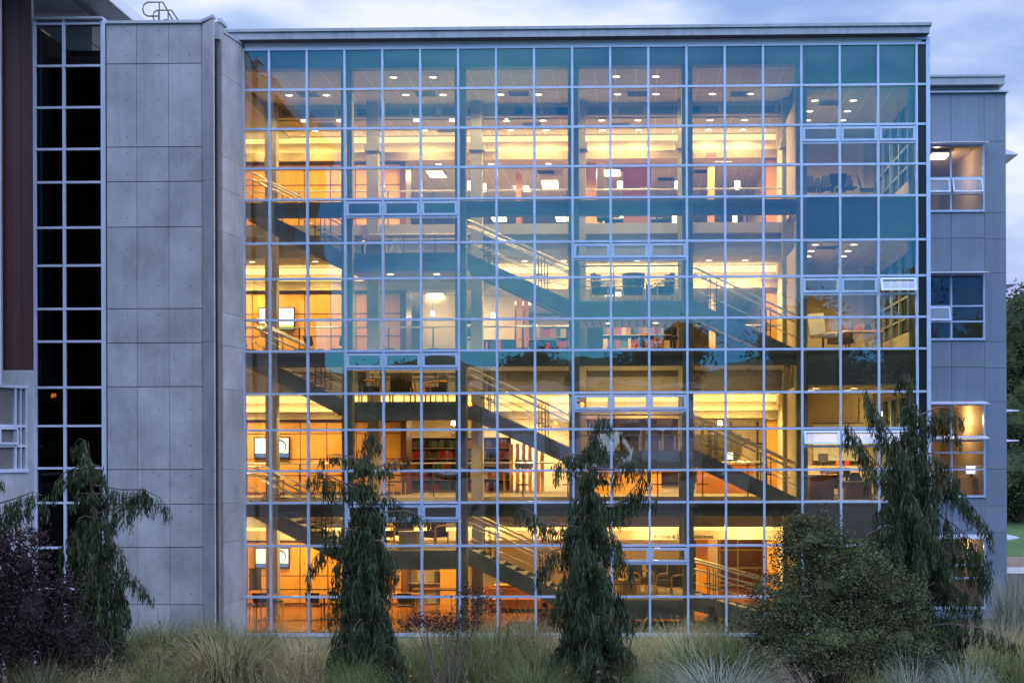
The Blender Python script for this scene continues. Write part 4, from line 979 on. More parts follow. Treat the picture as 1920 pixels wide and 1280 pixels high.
# slatted desk screen with a row of monitors, second floor
t = empty('slatted_screen', (ax(955, 9.2), 9.2, F[2]), 0, 'screen of slanting orange wood fins on the second floor', 'screen wall')
for i in range(6):
    m = MB(); x = i*.2; m.hexa([(x, i*.25, 0), (x+.13, i*.25, 0), (x+.13, i*.25+.04, 0), (x, i*.25+.04, 0), (x+(.0 if i < 1 else .0), i*.25, 1.7), (x+.13, i*.25, 1.7), (x+.13, i*.25+.04, 1.7), (x, i*.25+.04, 1.7)]); m.build('fin', 'wood', t)
tb = table((ax(978, 8.2), 8.2, F[2]), 1.3, .6, .76, 'counter carrying the row of flat monitors on the second floor', 'wood', 'wood_red')
mo = None
def monitor(loc, rz, label, lit='screen_ring', w_=.4):
    t = empty('monitor', loc, rz, label, 'monitor', None)
    m = MB(); m.box(-w_/2, w_/2, 0, .03, .1, .38); m.build('housing', 'dark_metal', t); m = MB(); m.box(-w_/2+.015, w_/2-.015, -.005, -.001, .115, .365); m.build('screen', lit, t)
    m = MB(); m.box(-.03, .03, 0, .04, 0, .1); m.box(-.1, .1, -.07, .08, 0, .01); m.build('stand', 'dark_metal', t); return t
for i in range(4): o = monitor((ax(972+i*8, 8.2+i*.05), 8.2, F[2]+.76), 1.2, '%s flat monitor of the row beside the wood fins' % ORD[i].capitalize()); o['group'] = 'monitors beside the wood fins'
# service desk behind lower right stair, second floor
t = empty('service_desk', (ax(1360, 7.8), 7.8, F[2]), 0, 'orange fronted service desk behind the lower right stair', 'desk')
m = MB(); m.box(-.95, .95, 0, .6, 0, .98); m.build('body', 'wood_red', t); m = MB(); m.box(-1.0, 1.0, -.06, .66, .981, 1.02); m.build('counter', 'beige', t)
t = empty('service_desk', (ax(1165, 7.6), 7.6, F[2]), 0, 'wide orange wooden counter behind the middle bay on the second floor', 'desk')
m = MB(); m.box(-1.35, 1.35, 0, .6, 0, .72); m.build('body', 'wood', t); m = MB(); m.box(-1.4, 1.4, -.05, .65, .721, .76); m.build('counter', 'wood_red', t)
t = empty('partition_screen', (ax(1350, 9.2), 9.2, F[2]), 0, 'large grey green office screen behind the service desk', 'partition')
m = MB(); m.box(-.95, .75, 0, .05, .3, 2.0); m.build('panel', 'grey_box', t); m = MB(); m.box(-.98, -.95, 0, .05, 0, 2.03); m.box(.75, .78, 0, .05, 0, 2.03); m.build('frame', 'beige', t)
monitor((ax(1369, 7.9), 7.95, F[2]+1.02), .3, 'small lit monitor on the service desk behind the lower right stair', 'screen_lit', .26)
bal = MB()
t = empty('balloon', (ax(1402, 8.2), 8.2, az(827, 8.2)), 0, 'red round balloon behind the lower right stair rail', 'balloon')
n = 10
for i in range(n):
    for j in range(6):
        def sp(a, b): return (.085*math.sin(b)*math.cos(a), .085*math.sin(b)*math.sin(a), .1*math.cos(b))
        a0, a1, b0, b1 = 2*math.pi*i/n, 2*math.pi*(i+1)/n, math.pi*j/6, math.pi*(j+1)/6
        bal.quad(sp(a0, b1), sp(a1, b1), sp(a1, b0), sp(a0, b0))
bal.build('skin', BOOKS[0], t, True); m = MB(); m.tube([(0, 0, -.1), (.01, 0, -.5)], .004, 4); m.build('string', 'paper', t)
m = MB(); m.box(-.13, .13, -.1, .1, 0, .16); m.box(-.04, .04, -.03, .03, .161, .26); bx = m.build('box', 'beige', None, loc=(ax(1391, 8.1), 8.1, F[2]+1.022)); tag(bx, 'cream box with a raised top on the service desk', 'box')
# corner rooms: third floor white chair and desk, second floor desks
t = empty('office_chair', (ax(1540, 1.4), 1.4, F[3]), .5, 'tall white backed chair in the third floor corner room', 'chair')
m = MB(); m.hexa([(-.32, .1, .5), (.26, .1, .5), (.26, .2, .5), (-.32, .2, .5), (-.36, .2, 1.12), (.24, .2, 1.18), (.24, .3, 1.18), (-.36, .3, 1.12)]); m.build('backrest', 'upholstery_white', t); m = MB(); m.box(-.3, .28, -.4, .15, .42, .5); m.build('seat', 'upholstery_white', t); m = MB(); m.cyl(0, -.1, 0, .42, .03); m.cyl(0, -.1, 0, .03, .25, 12, .2); m.build('base', 'dark_metal', t)
place(AG, (ax(1578, 2.2), 2.2, F[3]), -1.0, 'dark framed armchair beside the white chair in the third floor corner room', 'armchair', GA)
table((ax(1620, 3), 3, F[3]), 1.1, .8, .74, 'wooden desk in the third floor corner room', 'wood', 'wood_dark')
for i, (p, q_) in enumerate(((1612, .0), (1628, .1))):
    m = MB(); m.box(-.1, .1, -.08, .08, 0, .12); m.box(-.07, .07, -.05, .05, .121, .2); o = m.build('paper_stack', 'book_5' if i else 'book_6', None, loc=(ax(p, 3), 3, F[3]+.742)); tag(o, '%s dark stack on the desk of the third floor corner room' % ('left' if i == 0 else 'right'), 'papers')
t = empty('service_desk', (ax(1535, 1.2), 1.2, F[2]), 0, 'curved wooden desk by the left window of the second floor corner room', 'desk')
m = MB(); m.box(-.25, .45, 0, .5, 0, .70); m.build('body', 'wood_dark', t); m = MB(); m.box(-.35, .6, -.08, .56, .701, .74); m.build('counter', 'wood', t)
t = empty('service_desk', (ax(1605, 1.3), 1.3, F[2]), 0, 'square fronted desk in the middle window of the second floor corner room', 'desk')
m = MB(); m.box(-.3, .45, 0, .5, 0, .50); m.build('body', 'wood_dark', t); m = MB(); m.box(-.33, .8, -.05, .56, .501, .54); m.build('counter', 'beige', t)
table((ax(1570, 4.5), 4.5, F[2]), 2.6, .6, .95, 'long pale counter along the back of the second floor corner room', 'beige', 'beige', th=.25)
monitor((ax(1550, 3.5), 4.3, F[2]+.95), 0, 'dark photo screen on the pale counter of the second floor corner room', 'screen_ring', .3)
place(AG, (ax(1560, 2.2), 2.2, F[2]), 2.6, 'dark office armchair behind the curved desk on the second floor', 'armchair', GA)
for i, (p, c_) in enumerate(((1571, 'wood_red'), (1588, 'book_8'), (1625, 'paper'))):
    m = MB(); m.box(-.07, .07, -.05, .05, 0, .13); m.box(-.05, .05, -.04, .04, .131, .17); o = m.build('box', c_, None, loc=(ax(p, 4.4), 4.4, F[2]+.951)); tag(o, ['brown box on the pale counter of the second floor corner room', 'red box on the pale counter of the second floor corner room', 'white box on the pale counter of the second floor corner room'][i], 'box')
m = MB(); random.seed(3)
for i in range(9): a_ = i*.7; m.hexa([(math.cos(a_)*.1-.1, math.sin(a_)*.05-.06, 0), (math.cos(a_)*.1+.1, math.sin(a_)*.05-.06, 0), (math.cos(a_)*.1+.1, math.sin(a_)*.05+.06, 0), (math.cos(a_)*.1-.1, math.sin(a_)*.05+.06, 0), (math.cos(a_)*.08-.05, -.03, .2+.02*(i % 3)), (math.cos(a_)*.08+.05, -.03, .2+.02*(i % 3)), (math.cos(a_)*.08+.05, .03, .2), (math.cos(a_)*.08-.05, .03, .2)])
o = m.build('bag', 'black_cloth', None, loc=(ax(1604, 1.45), 1.5, F[2]+.542)); tag(o, 'soft black bag slumped on the square fronted desk', 'bag')
monitor((ax(1588, 1.5), 1.5, F[2]+.542), 2.6, 'small monitor left of the black bag on the square fronted desk', 'screen_ring', .22)
t = empty('whiteboard', (ax(1612, 6.2), 6.25, F[2]+1.1), 0, 'bright lit white board on the back wall of the second floor corner room', 'board')
m = MB(); m.box(-1.5, .1, 0, .03, 0, 1.2); m.build('panel', 'paper', t); m = MB(); m.box(-1.53, .13, -.01, .035, -.04, -.001); m.box(-1.53, .13, -.01, .035, 1.201, 1.24); m.build('frame', 'rail_dark', t)

lamp((ax(1655, 5), 5.2, F[2]+2.6), 60, lib, size=.08)  # unseen lamp without fixture, added to brighten the corner room board

for p, y, f, h, e_ in ((812, 10.4, 3, 2.1, 55), (925, 11.2, 3, 2.1, 45), (850, 8.9, 2, 2.45, 55), (1190, 12.4, 3, 2.5, 28), (1050, 12, 3, 2.5, 24), (1350, 7.9, 2, 2.4, 30)):  # lamps added to brighten bookcases and desk; the wall pair follows its glare
    x_ = ax(p, y); t = empty('fill_lamp', (x_, y, F[f]+h), 0, 'lamp hanging %s' % {812: 'by the cream third floor wall, left of the second column', 925: 'by the cream third floor wall, right of the second column', 850: 'in front of the red and green bookcase on the second floor, added to brighten it', 1190: 'over the wide crowded third floor bookcase, added to brighten it', 1050: 'over the green and tan third floor bookcase, added to brighten it', 1350: 'over the service desk behind the lower right stair, added to brighten it'}[p], 'lamp')
    m = MB(); m.cyl(0, 0, -.10, .06, .09, 12, .07); m.build('lamp_shade', 'lamp', t); m = MB(); m.tube([(0, 0, .06), (0, 0, .4)], .006, 5); m.build('cord', 'dark_metal', t)
    lamp((x_, y, F[f]+h-.16), e_, t, size=.07)
# ================================================================== PEOPLE
def person(joints, radii, edges, loc, rz, label, mats, regions, extra=None):
    """one continuous skinned body; regions(co) -> material index"""
    me = bpy.data.meshes.new('tmp'); me.from_pydata(joints, edges, []); o = bpy.data.objects.new('tmp', me); col.objects.link(o)
    bpy.context.view_layer.objects.active = o
    sk = o.modifiers.new('s', 'SKIN'); sk.use_smooth_shade = True
    sd = o.modifiers.new('d', 'SUBSURF'); sd.levels = 2
    for i, v in enumerate(me.skin_vertices[0].data): v.radius = (radii[i],)*2 if not isinstance(radii[i], tuple) else radii[i]; v.use_root = (i == 0)
    bpy.context.view_layer.update(); dg = bpy.context.evaluated_depsgraph_get()
    m2 = bpy.data.meshes.new_from_object(o.evaluated_get(dg)); bpy.data.objects.remove(o)
    m2.materials.clear()
    for q in mats: m2.materials.append(M[q])
    for p in m2.polygons: p.material_index = regions(p.center); p.use_smooth = True
    b = bpy.data.objects.new('person', m2); col.objects.link(b); b.location = loc; b.rotation_euler = (0, 0, rz)
    return tag(b, label, 'person')
def fingers(J, Rr, E, wrist, d, up, side):
    d = Vector(d).normalized(); up = Vector(up).normalized(); sd = d.cross(up).normalized()*side
    W = Vector(J[wrist]); palm = len(J); J.append(tuple(W+d*.07)); Rr.append((.036, .020)); E.append((wrist, palm))
    for k, (off, ln) in enumerate(((-.030, .068), (-.010, .078), (.010, .073), (.029, .058))):
        a = len(J); J.append(tuple(W+d*.085+sd*off)); Rr.append(.0095); E.append((palm, a))
        J.append(tuple(W+d*(.085+ln*.55)+sd*off*1.1-up*.012)); Rr.append(.0088); E.append((a, a+1))
        J.append(tuple(W+d*(.085+ln*.85)+sd*off*1.1-up*.040)); Rr.append(.0078); E.append((a+1, a+2))
    a = len(J); J.append(tuple(W+d*.03-sd*.034)); Rr.append(.011); E.append((wrist, a)); J.append(tuple(W+d*.075-sd*.052-up*.012)); Rr.append(.009); E.append((a, a+1))
def seated(lean, armfwd):
    # pelvis at origin height .48, facing -y
    J = [(0, 0, .50), (0, -.03, .66), (0, -.06-lean*.3, .84), (0, -.07-lean*.6, 1.00), (0, -.09-lean*.8, 1.09), (0, -.10-lean, 1.17), (0, -.12-lean, 1.27)]
    Rr = [(.16, .13), (.14, .11), (.165, .12), (.15, .10), .055, .085, .075]
    E = [(0, 1), (1, 2), (2, 3), (3, 4), (4, 5), (5, 6)]
    for s in (-1, 1):
        b = len(J)
        J += [(s*.11, -.06, .49), (s*.16, -.45, .52), (s*.15, -.50, .10), (s*.15, -.62, .05)]; Rr += [.095, .065, .045, .040]; E += [(0, b), (b, b+1), (b+1, b+2), (b+2, b+3)]
        b = len(J)
        J += [(s*.19, -.08-lean*.6, .99), (s*.27, -.18-lean*.6, .76), (s*.13, -.36-armfwd, .64)]; Rr += [.062, .046, .033]; E += [(3, b), (b, b+1), (b+1, b+2)]
        fingers(J, Rr, E, b+2, (-s*.25, -.9, -.25), (0, 0, 1), s)
    return J, Rr, E
def head_parts(b, hx, hy, hz, cap, facing=True):
    n = 10
    def ell(mb, cx, cy, cz_, rx, ry, rz_, z0=-1):
        for i in range(n):
            for j in range(8):
                b0, b1 = math.pi*j/8, math.pi*(j+1)/8
                if math.cos(b1) < z0: continue
                def sp(a, bb): return (cx+rx*math.sin(bb)*math.cos(a), cy+ry*math.sin(bb)*math.sin(a), cz_+rz_*math.cos(bb))
                a0, a1 = 2*math.pi*i/n, 2*math.pi*(i+1)/n
                mb.quad(sp(a0, b1), sp(a1, b1), sp(a1, b0), sp(a0, b0))
    m = MB(); ell(m, hx, hy+.012, hz+.02, .094, .108, .115, -.25)
    if cap: m.box(hx-.07, hx+.07, hy-.19, hy-.08, hz+.035, hz+.055)
    m.build('cap' if cap else 'hair', 'black_cloth' if cap else 'hair', b, True)
    m = MB(); m.hexa([(hx-.014, hy-.118, hz-.025), (hx+.014, hy-.118, hz-.025), (hx+.008, hy-.085, hz-.025), (hx-.008, hy-.085, hz-.025), (hx-.006, hy-.098, hz+.02), (hx+.006, hy-.098, hz+.02), (hx+.005, hy-.08, hz+.02), (hx-.005, hy-.08, hz+.02)]); m.build('nose', 'skin', b)
    for s in (-1, 1):
        m = MB(); ell(m, hx+s*.031, hy-.083, hz+.012, .013, .010, .008); m.build('eye', 'sign_text', b, True)
        m = MB(); ell(m, hx+s*.088, hy+.0, hz, .012, .022, .03); m.build('ear', 'skin', b, True)
    m = MB(); m.box(hx-.024, hx+.024, hy-.094, hy-.084, hz-.056, hz-.048); m.build('mouth', 'red_cloth', b)
J, Rr, E = seated(.10, .02)
def reg1(c):
    if c.z > 1.10: return 0
    if abs(c.x) > .155 and c.z > .58: return 1
    if c.y < -.36 and c.z > .55 and c.z < .75 and abs(c.x) < .2: return 0 if c.y < -.47 else 1
    if c.z > .58: return 2
    return 1 if c.z > .25 and c.y < -.2 and False else 2
b = person(J, Rr, E, (ax(1333, 1.2), 1.25, ZE-5.77-.12), .05, 'seated person in dark cap, black vest and tan sleeves, forearms on knees', ('skin', 'tan_cloth', 'black_cloth'), reg1)
head_parts(b, 0, -.215, 1.235, True)
t = empty('stool', (ax(1333, 1.2), 1.3, ZE-5.77), 0, 'low dark stool under the seated person in tan sleeves', 'stool'); m = MB(); m.cyl(0, 0, .25, .30, .2, 16); m.build('seat', 'chair_black', t); m = MB(); m.cyl(0, 0, 0, .249, .03); m.cyl(0, 0, 0, .02, .16); m.build('base', 'dark_metal', t)
J, Rr, E = seated(.02, .05)
b = person(J, Rr, E, (ax(1019, 1.5), 1.4, ZE-5.77-.06), math.pi-.15, 'person in a dark red top seated with their back to the glass behind the grasses', ('skin', 'red_cloth', 'black_cloth'), lambda c: 0 if (c.z > 1.08 or (c.y < -.42 and .55 < c.z < .75)) else (1 if c.z > .55 else 2))
head_parts(b, 0, -.13, 1.235, False)
t = empty('stool', (ax(1019, 1.5), 1.4, ZE-5.77), 0, 'low stool under the person in the dark red top', 'stool'); m = MB(); m.cyl(0, 0, .22, .27, .2, 16); m.build('seat', 'chair_black', t); m = MB(); m.cyl(0, 0, 0, .219, .03); m.cyl(0, 0, 0, .02, .16); m.build('base', 'dark_metal', t)

# ================================================================== GROUND
def gz(x, y):
    t = max(0, min(1, (-y-4)/36)); z = 4.0*t**1.6
    return z+.10*noise.noise(Vector((x*.25, y*.25, 0)))*min(1, max(0, (-y-1)/3)) + (0 if y < 10 else 0)
NX, NY = 90, 60
m = MB(); xs = [-400, -150, -60]+[-40+80*i/60 for i in range(61)]+[60, 150, 400]; ys_ = [-400, -160, -90, -60]+[-48+50*i/50 for i in range(51)]+[12, 30, 60, 100, 200, 500]
for y in ys_:
    for x in xs: m.v.append((x, y, gz(x, y)-.02 if y < 2.5 else -.02))
for j in range(len(ys_)-1):
    for i in range(len(xs)-1):
        a = j*len(xs)+i; m.f.append((a, a+1, a+1+len(xs), a+len(xs))); m.m.append(0)
g = m.build('ground', 'soil', None, True); g['kind'] = 'structure'
m = MB(); m.quad((10, 24, .01), (120, 24, .01), (120, 80, .01), (10, 80, .01)); o = m.build('path', 'path'); o['kind'] = 'structure'
m = MB(); m.quad((10, 27.5, .02), (120, 27.5, .02), (120, 34, .02), (10, 34, .02)); o = m.build('mulch_bed', 'bark_mulch'); o['kind'] = 'structure'
m = MB(); m.hexa([(10, 34, .02), (120, 34, .02), (120, 60, 1.6), (10, 60, 1.6), (10, 34, .03), (120, 34, .03), (120, 60, 1.61), (10, 60, 1.61)]); o = m.build('lawn', 'lawn'); o['kind'] = 'structure'
m = MB(); m.quad((-200, -45, 4.35), (200, -45, 4.35), (200, -60, 4.3), (-200, -60, 4.3)); o = m.build('road', 'path'); o['kind'] = 'structure'

# ================================================================== PLANTS
def strip(mb, p, d, L_, w_, n=1, bend=None):   # tapered leaf: triangle pair
    d = d.normalized(); s = d.cross(Vector((random.uniform(-1, 1), random.uniform(-1, 1), random.uniform(-.3, .3)))).normalized()*w_*.5
    q = p+d*L_; c = p+d*L_*.45
    b = len(mb.v); mb.v += [tuple(p), tuple(c+s), tuple(q), tuple(c-s)]; mb.f.append((b, b+1, b+2, b+3)); mb.m.append(mb.mi)
def curtain(mb, p, L_, dens=1.0):
    """a hanging spray of cypress foliage: a thin stem with drooping, overlapping scales"""
    n = max(6, int(L_/.026*dens)); sway = Vector((random.uniform(-.14, .14), random.uniform(-.14, .14), 0))
    for i in range(n):
        t = (i+random.random())/n; c = p+sway*t*L_+Vector((random.gauss(0, .022), random.gauss(0, .022), -t*L_))
        ln = random.uniform(.09, .22)*(1.1-.45*t); dd = Vector((random.gauss(0, .20), random.gauss(0, .20), -1))
        strip(mb, c, dd, ln, random.uniform(.012, .030))
def weeping(name, base, top, limbs, label, seed, wid, lower=1.0, group='weeping cypresses before the library', leader=None):
    random.seed(seed); t = empty(name, base, 0, label, 'tree', group)
    B = Vector(base); H = top-base[2]
    tr = MB(); lean = [Vector((.09*math.sin(3.1*k/8+seed), .07*math.cos(2.3*k/8+seed), H*k/8)) for k in range(9)]
    lean[0] = Vector((0, 0, -.1))
    if leader: lean[-1] = lean[-1]+Vector((leader, 0, -.1)); lean[-2] = lean[-2]+Vector((leader*.3, 0, 0))
    tr.tube(lean, .11*H/6, 8, .012); tr.build('trunk', 'bark', t)
    lb = MB(); fo = MB()
    def trunk_at(z):
        k = max(0, min(7.999, z/H*8)); i = int(k); return lean[i].lerp(lean[i+1], k-i)
    def limb(pts, hang, r=.022, dens=1.0):
        # pts local; resample
        lb.tube(pts, r, 5, r*.25, cap=False)
        seg = []
        for a, b_ in zip(pts[:-1], pts[1:]):
            n = max(2, int((b_-a).length/.045))
            for k in range(n): seg.append(a.lerp(b_, k/n))
        for k, q in enumerate(seg):
            u = k/len(seg)
            if u < .12: continue
            for _ in range(2):
                hl = hang*(.55+.6*random.random())*(.65+.45*math.sin(math.pi*min(1, u*.95)))
                curtain(fo, q+Vector((random.gauss(0, .05), random.gauss(0, .06), random.uniform(-.02, .03))), hl)
        # arching tip
        d = (pts[-1]-pts[-2]).normalized(); p = pts[-1]
        for _ in range(5): curtain(fo, p+d*random.uniform(0, .12)+Vector((0, 0, random.uniform(-.05, .04))), hang*random.uniform(.5, 1.0))
    for (z0, pts, hang) in limbs:      # measured side limbs: (height on the trunk, [(dx, dy, z)...], hang length)
        P = [trunk_at(z0-base[2])]+[Vector((x, y, z-base[2])) for x, y, z in pts]
        limb(P, hang)
    # body limbs, shorter, in all directions
    K = int(H*2.0)
    for t_ in range(K):
        u = .07+.86*(t_+.5)/K; ph = random.uniform(0, 6.28); nb = 7 if u < .7 else 5
        for i in range(nb):
            an = ph+i*2*math.pi/nb+random.uniform(-.35, .35); z = H*(u+random.uniform(-.012, .012))
            r = wid(u)*random.uniform(.55, 1.2)
            p0 = trunk_at(z); d = Vector((math.cos(an), math.sin(an), 0))
            P = [p0, p0+d*r*.45+Vector((0, 0, .12*r)), p0+d*r*.8+Vector((0, 0, .02)), p0+d*r+Vector((0, 0, -.14*r-.03))]
            limb(P, random.uniform(.40, .95)*(1 if u < .8 else .5)*min(1, .45+r), .012)
    for i in range(int(H*6)):
        u = random.uniform(.05, .95); an = random.uniform(0, 6.28); r = wid(u)*random.uniform(.2, .45); p0 = trunk_at(H*u); d = Vector((math.cos(an), math.sin(an), 0))
        limb([p0, p0+d*r*.6+Vector((0, 0, .05)), p0+d*r+Vector((0, 0, -.05))], random.uniform(.3, .6)*(1 if u < .8 else .5), .01)
    # leader tip drooping
    p0 = lean[-1]; s = 1 if (seed % 2) else -1
    if leader: s = 1 if leader > 0 else -1
    limb([p0-Vector((0, 0, .25)), p0, p0+Vector((s*.10, 0, .03)), p0+Vector((s*.2, .02, -.08))], .28, .012)
    lb.build('branch', 'bark_pale', t); fo.build('crown', 'cypress', t)
    return t
def tree(seed, tx, top, Y, limbs_px, label, wid, leader=None, name='weeping_cypress'):
    x = ax(tx, Y); bz = gz(x, Y)
    lm = []
    for (z0, pts, hang) in limbs_px:
        lm.append((az(z0, Y, tx), [(ax(a, Y)-x, dy, az(b, Y, tx)) for a, b, dy in pts], hang))
    return weeping(name, (x, Y, bz), az(top, Y, tx), lm, label, seed, wid, leader=leader)
YT = -13.5
tree(1, 178, 812, YT, [
    (880, [(150, 872, -.1), (125, 882, -.1), (108, 900, -.1)], .42), (905, [(225, 915, .1), (262, 915, .2), (288, 928, .2), (300, 938, .2)], .40),
    (960, [(215, 950, .1), (245, 930, .1), (262, 912, .1)], .5), (1010, [(215, 1005, -.1), (250, 1070, -.2), (285, 1105, -.2)], .30), (1000, [(150, 990, 0), (120, 1010, 0)], .7),
    (1080, [(215, 1085, .1), (232, 1130, .1)], .6)],
    'weeping dark green cypress in front of the concrete wall at left', lambda u: .74-.54*u, leader=-.10)
tree(2, 690, 800, YT, [
    (880, [(715, 872, 0), (738, 860, 0), (758, 855, 0)], .22), (865, [(660, 855, 0), (630, 850, 0), (612, 852, 0)], .20),
    (920, [(640, 900, -.1), (610, 886, -.1), (585, 884, -.1)], .45), (930, [(720, 925, .1), (740, 935, .1), (752, 945, .1)], .32), (965, [(725, 958, 0), (760, 955, 0), (795, 968, 0)], .20),
    (1020, [(650, 1015, 0), (610, 1020, 0), (585, 1050, 0), (580, 1075, 0)], .30), (1000, [(655, 985, -.4), (625, 980, -.4)], .55), (1010, [(720, 1010, -.3), (738, 1035, -.3), (745, 1055, -.3)], .4)],
    'weeping dark green cypress standing left of the centre of the glass front', lambda u: .92*(1-u)**1.05+.08, leader=.04)
tree(3, 1112, 770, YT, [
    (855, [(1080, 850, 0), (1055, 855, 0), (1045, 870, 0)], .40), (880, [(1150, 880, 0), (1180, 862, 0), (1200, 868, 0)], .35), (945, [(1150, 950, .1), (1175, 930, .1), (1200, 900, .1), (1212, 885, .1)], .42),
    (990, [(1060, 985, -.1), (1020, 975, -.1), (990, 955, -.1), (975, 950, -.1)], .34), (1040, [(1060, 1025, 0), (1030, 1035, 0), (1010, 1070, 0)], .35), (1010, [(1155, 1005, 0), (1170, 1040, 0), (1180, 1060, 0)], .45),
    (960, [(1165, 940, .2), (1200, 930, .2), (1220, 932, .2)], .30), (1120, [(1070, 1115, 0), (1045, 1125, 0)], .5), (1110, [(1160, 1120, 0), (1180, 1140, 0)], .6)],
    'tall weeping cypress right of the centre, hanging over the lower windows', lambda u: .95*(1-u)**1.05+.08, leader=.12)
tree(4, 1705, 695, YT, [
    (862, [(1680, 830, -.1), (1650, 785, -.1), (1630, 748, -.1), (1625, 735, -.1)], .60), (925, [(1660, 890, -.1), (1625, 850, -.1), (1600, 810, -.1), (1588, 795, -.1)], .55),
    (790, [(1730, 778, 0), (1760, 765, 0), (1785, 768, 0), (1800, 778, 0)], .36), (812, [(1740, 790, .1), (1775, 795, .1), (1795, 812, .1)], .30),
    (930, [(1760, 905, 0), (1800, 920, 0), (1830, 960, 0), (1850, 985, 0)], .42), (1000, [(1660, 985, -.2), (1625, 1000, -.2), (1608, 1020, -.2)], .95),
    (970, [(1750, 960, .1), (1790, 985, .1), (1830, 1020, .1), (1850, 1040, .1)], .6), (1070, [(1760, 1065, .1), (1800, 1105, .1), (1830, 1120, .1)], .8),
    (860, [(1750, 850, -.1), (1775, 875, -.1), (1790, 900, -.1)], .5), (1050, [(1800, 1040, .2), (1840, 1050, .2), (1852, 1075, .2)], .6),
    (1180, [(1780, 1170, 0), (1850, 1180, 0), (1895, 1200, 0)], .35)],
    'tallest weeping cypress, at the right end of the glass front', lambda u: 1.2*(1-u)**.95+.08, leader=-.05)
tree(5, -70, 830, YT-1.0, [
    (950, [(-20, 945, 0), (30, 930, 0), (62, 918, 0), (78, 925, 0)], .42), (1000, [(-20, 975, 0), (20, 950, 0), (45, 945, 0)], .45), (900, [(-40, 885, 0), (-5, 890, 0)], .3)],
    'weeping cypress mostly outside the left edge, one branch reaching in', lambda u: .7*(1-u)**.7+.1)

def leafy(name, base, blobs, nleaf, mt, bark, label, cat, seed, ls=.05, group=None, stems=6, shoots=0, core=0):
    """blobs: (x,y,z,rx,ry,rz) local"""
    random.seed(seed); t = empty(name, base, 0, label, cat, group); st = MB(); lf = MB()
    if core:
        for (x, y, z, rx, ry, rz_) in blobs:
            n = 14; b0_ = len(lf.v)
            for j in range(9):
                for i in range(n):
                    v = Vector((math.sin(math.pi*j/8)*math.cos(2*math.pi*i/n), math.sin(math.pi*j/8)*math.sin(2*math.pi*i/n), math.cos(math.pi*j/8))); q = core*(1+.35*noise.noise(v*2.5+Vector((x, y, z))))
                    lf.v.append((x+v.x*rx*q, y+v.y*ry*q, z+v.z*rz_*q))
            for j in range(8):
                for i in range(n): lf.f.append((b0_+j*n+i, b0_+j*n+(i+1) % n, b0_+(j+1)*n+(i+1) % n, b0_+(j+1)*n+i)); lf.m.append(0)
    vol = sum(b[3]*b[4] for b in blobs)
    for (x, y, z, rx, ry, rz_) in blobs:
        for _ in range(max(1, int(stems*rx*ry/vol*len(blobs)*.8)+1)):
            a = Vector((random.gauss(0, .08), random.gauss(0, .08), -.1)); c = Vector((x+random.uniform(-.5, .5)*rx, y+random.uniform(-.5, .5)*ry, z+random.uniform(-.2, .6)*rz_)); mid = a.lerp(c, .5)+Vector((random.gauss(0, .08), random.gauss(0, .08), .1))
            st.tube([a, mid, c], .022*max(1, ls/.05), 5, .006, cap=False)
        n = int(nleaf*rx*ry/vol); nc = max(6, n//26)
        for _ in range(nc):
            while True:
                v = Vector((random.gauss(0, 1), random.gauss(0, 1), random.gauss(0, 1)))
                if v.length > .1: break
            v.normalize(); rr = random.uniform(.35, 1)**.5
            rr *= 1+.55*noise.noise(Vector((v.x*2+x*3, v.y*2, v.z*2+seed)))
            c = Vector((x+v.x*rx*rr, y+v.y*ry*rr, z+v.z*rz_*rr)); cs = ls*random.uniform(1.3, 2.6)
            if base[2]+c.z < base[2]-.1: continue
            out_ = Vector((v.x, v.y, v.z*.6+.25)).normalized()
            for _ in range(random.randint(16, 34)):
                p = c+Vector((random.gauss(0, 1), random.gauss(0, 1), random.gauss(0, .55)))*cs
                strip(lf, p, out_*.7+Vector((random.gauss(0, .7), random.gauss(0, .7), random.gauss(0, .6))), ls*random.uniform(.7, 1.3), ls*random.uniform(.35, .6))
    for _ in range(shoots):
        (x, y, z, rx, ry, rz_) = random.choice(blobs)
        an = random.uniform(0, 6.28); el = random.uniform(.1, 1.4); d = Vector((math.cos(an)*math.cos(el), math.sin(an)*math.cos(el), math.sin(el)))
        a = Vector((x+d.x*rx*.6, y+d.y*ry*.6, z+d.z*rz_*.6)); L_ = random.uniform(.35, .75)*(rx+rz_)*.5+.1; c = a+d*L_+Vector((0, 0, -.05)); st.tube([a, a.lerp(c, .5)+Vector((0, 0, .04)), c], .008, 4, .003, cap=False)
        for k in range(int(L_/.012)):
            p = a.lerp(c, random.random()**.8)+Vector((random.gauss(0, .03), random.gauss(0, .03), random.gauss(0, .03)))
            strip(lf, p, d*.5+Vector((random.gauss(0, .6), random.gauss(0, .6), random.gauss(0, .5))), ls*random.uniform(.8, 1.5), ls*random.uniform(.35, .6))
    st.build('stem', bark, t); lf.build('crown' if cat == 'tree' else 'foliage', mt, t)
    return t
Yb = -15.0
def blobs_px(tx, Y, lst):
    x = ax(tx, Y); bz = gz(x, Y); k_ = (Y+40)/2640; out_ = []
    for (a, b_, rx, rz_) in lst: out_.append((ax(a, Y)-x, random.uniform(-.25, .25)*rx*k_, az(b_, Y, a)-bz, rx*k_, rx*k_*.8, rz_*k_))
    return (x, Y, bz), out_
random.seed(5)
b_, bl = blobs_px(1560, Yb, [(1480, 1130, 75, 70), (1560, 1100, 90, 85), (1530, 1010, 60, 40), (1630, 1150, 80, 80), (1600, 1060, 60, 45), (1440, 1185, 55, 60), (1550, 1200, 110, 60), (1680, 1120, 50, 50), (1680, 1200, 70, 60), (1480, 1030, 30, 28), (1500, 985, 18, 18)])
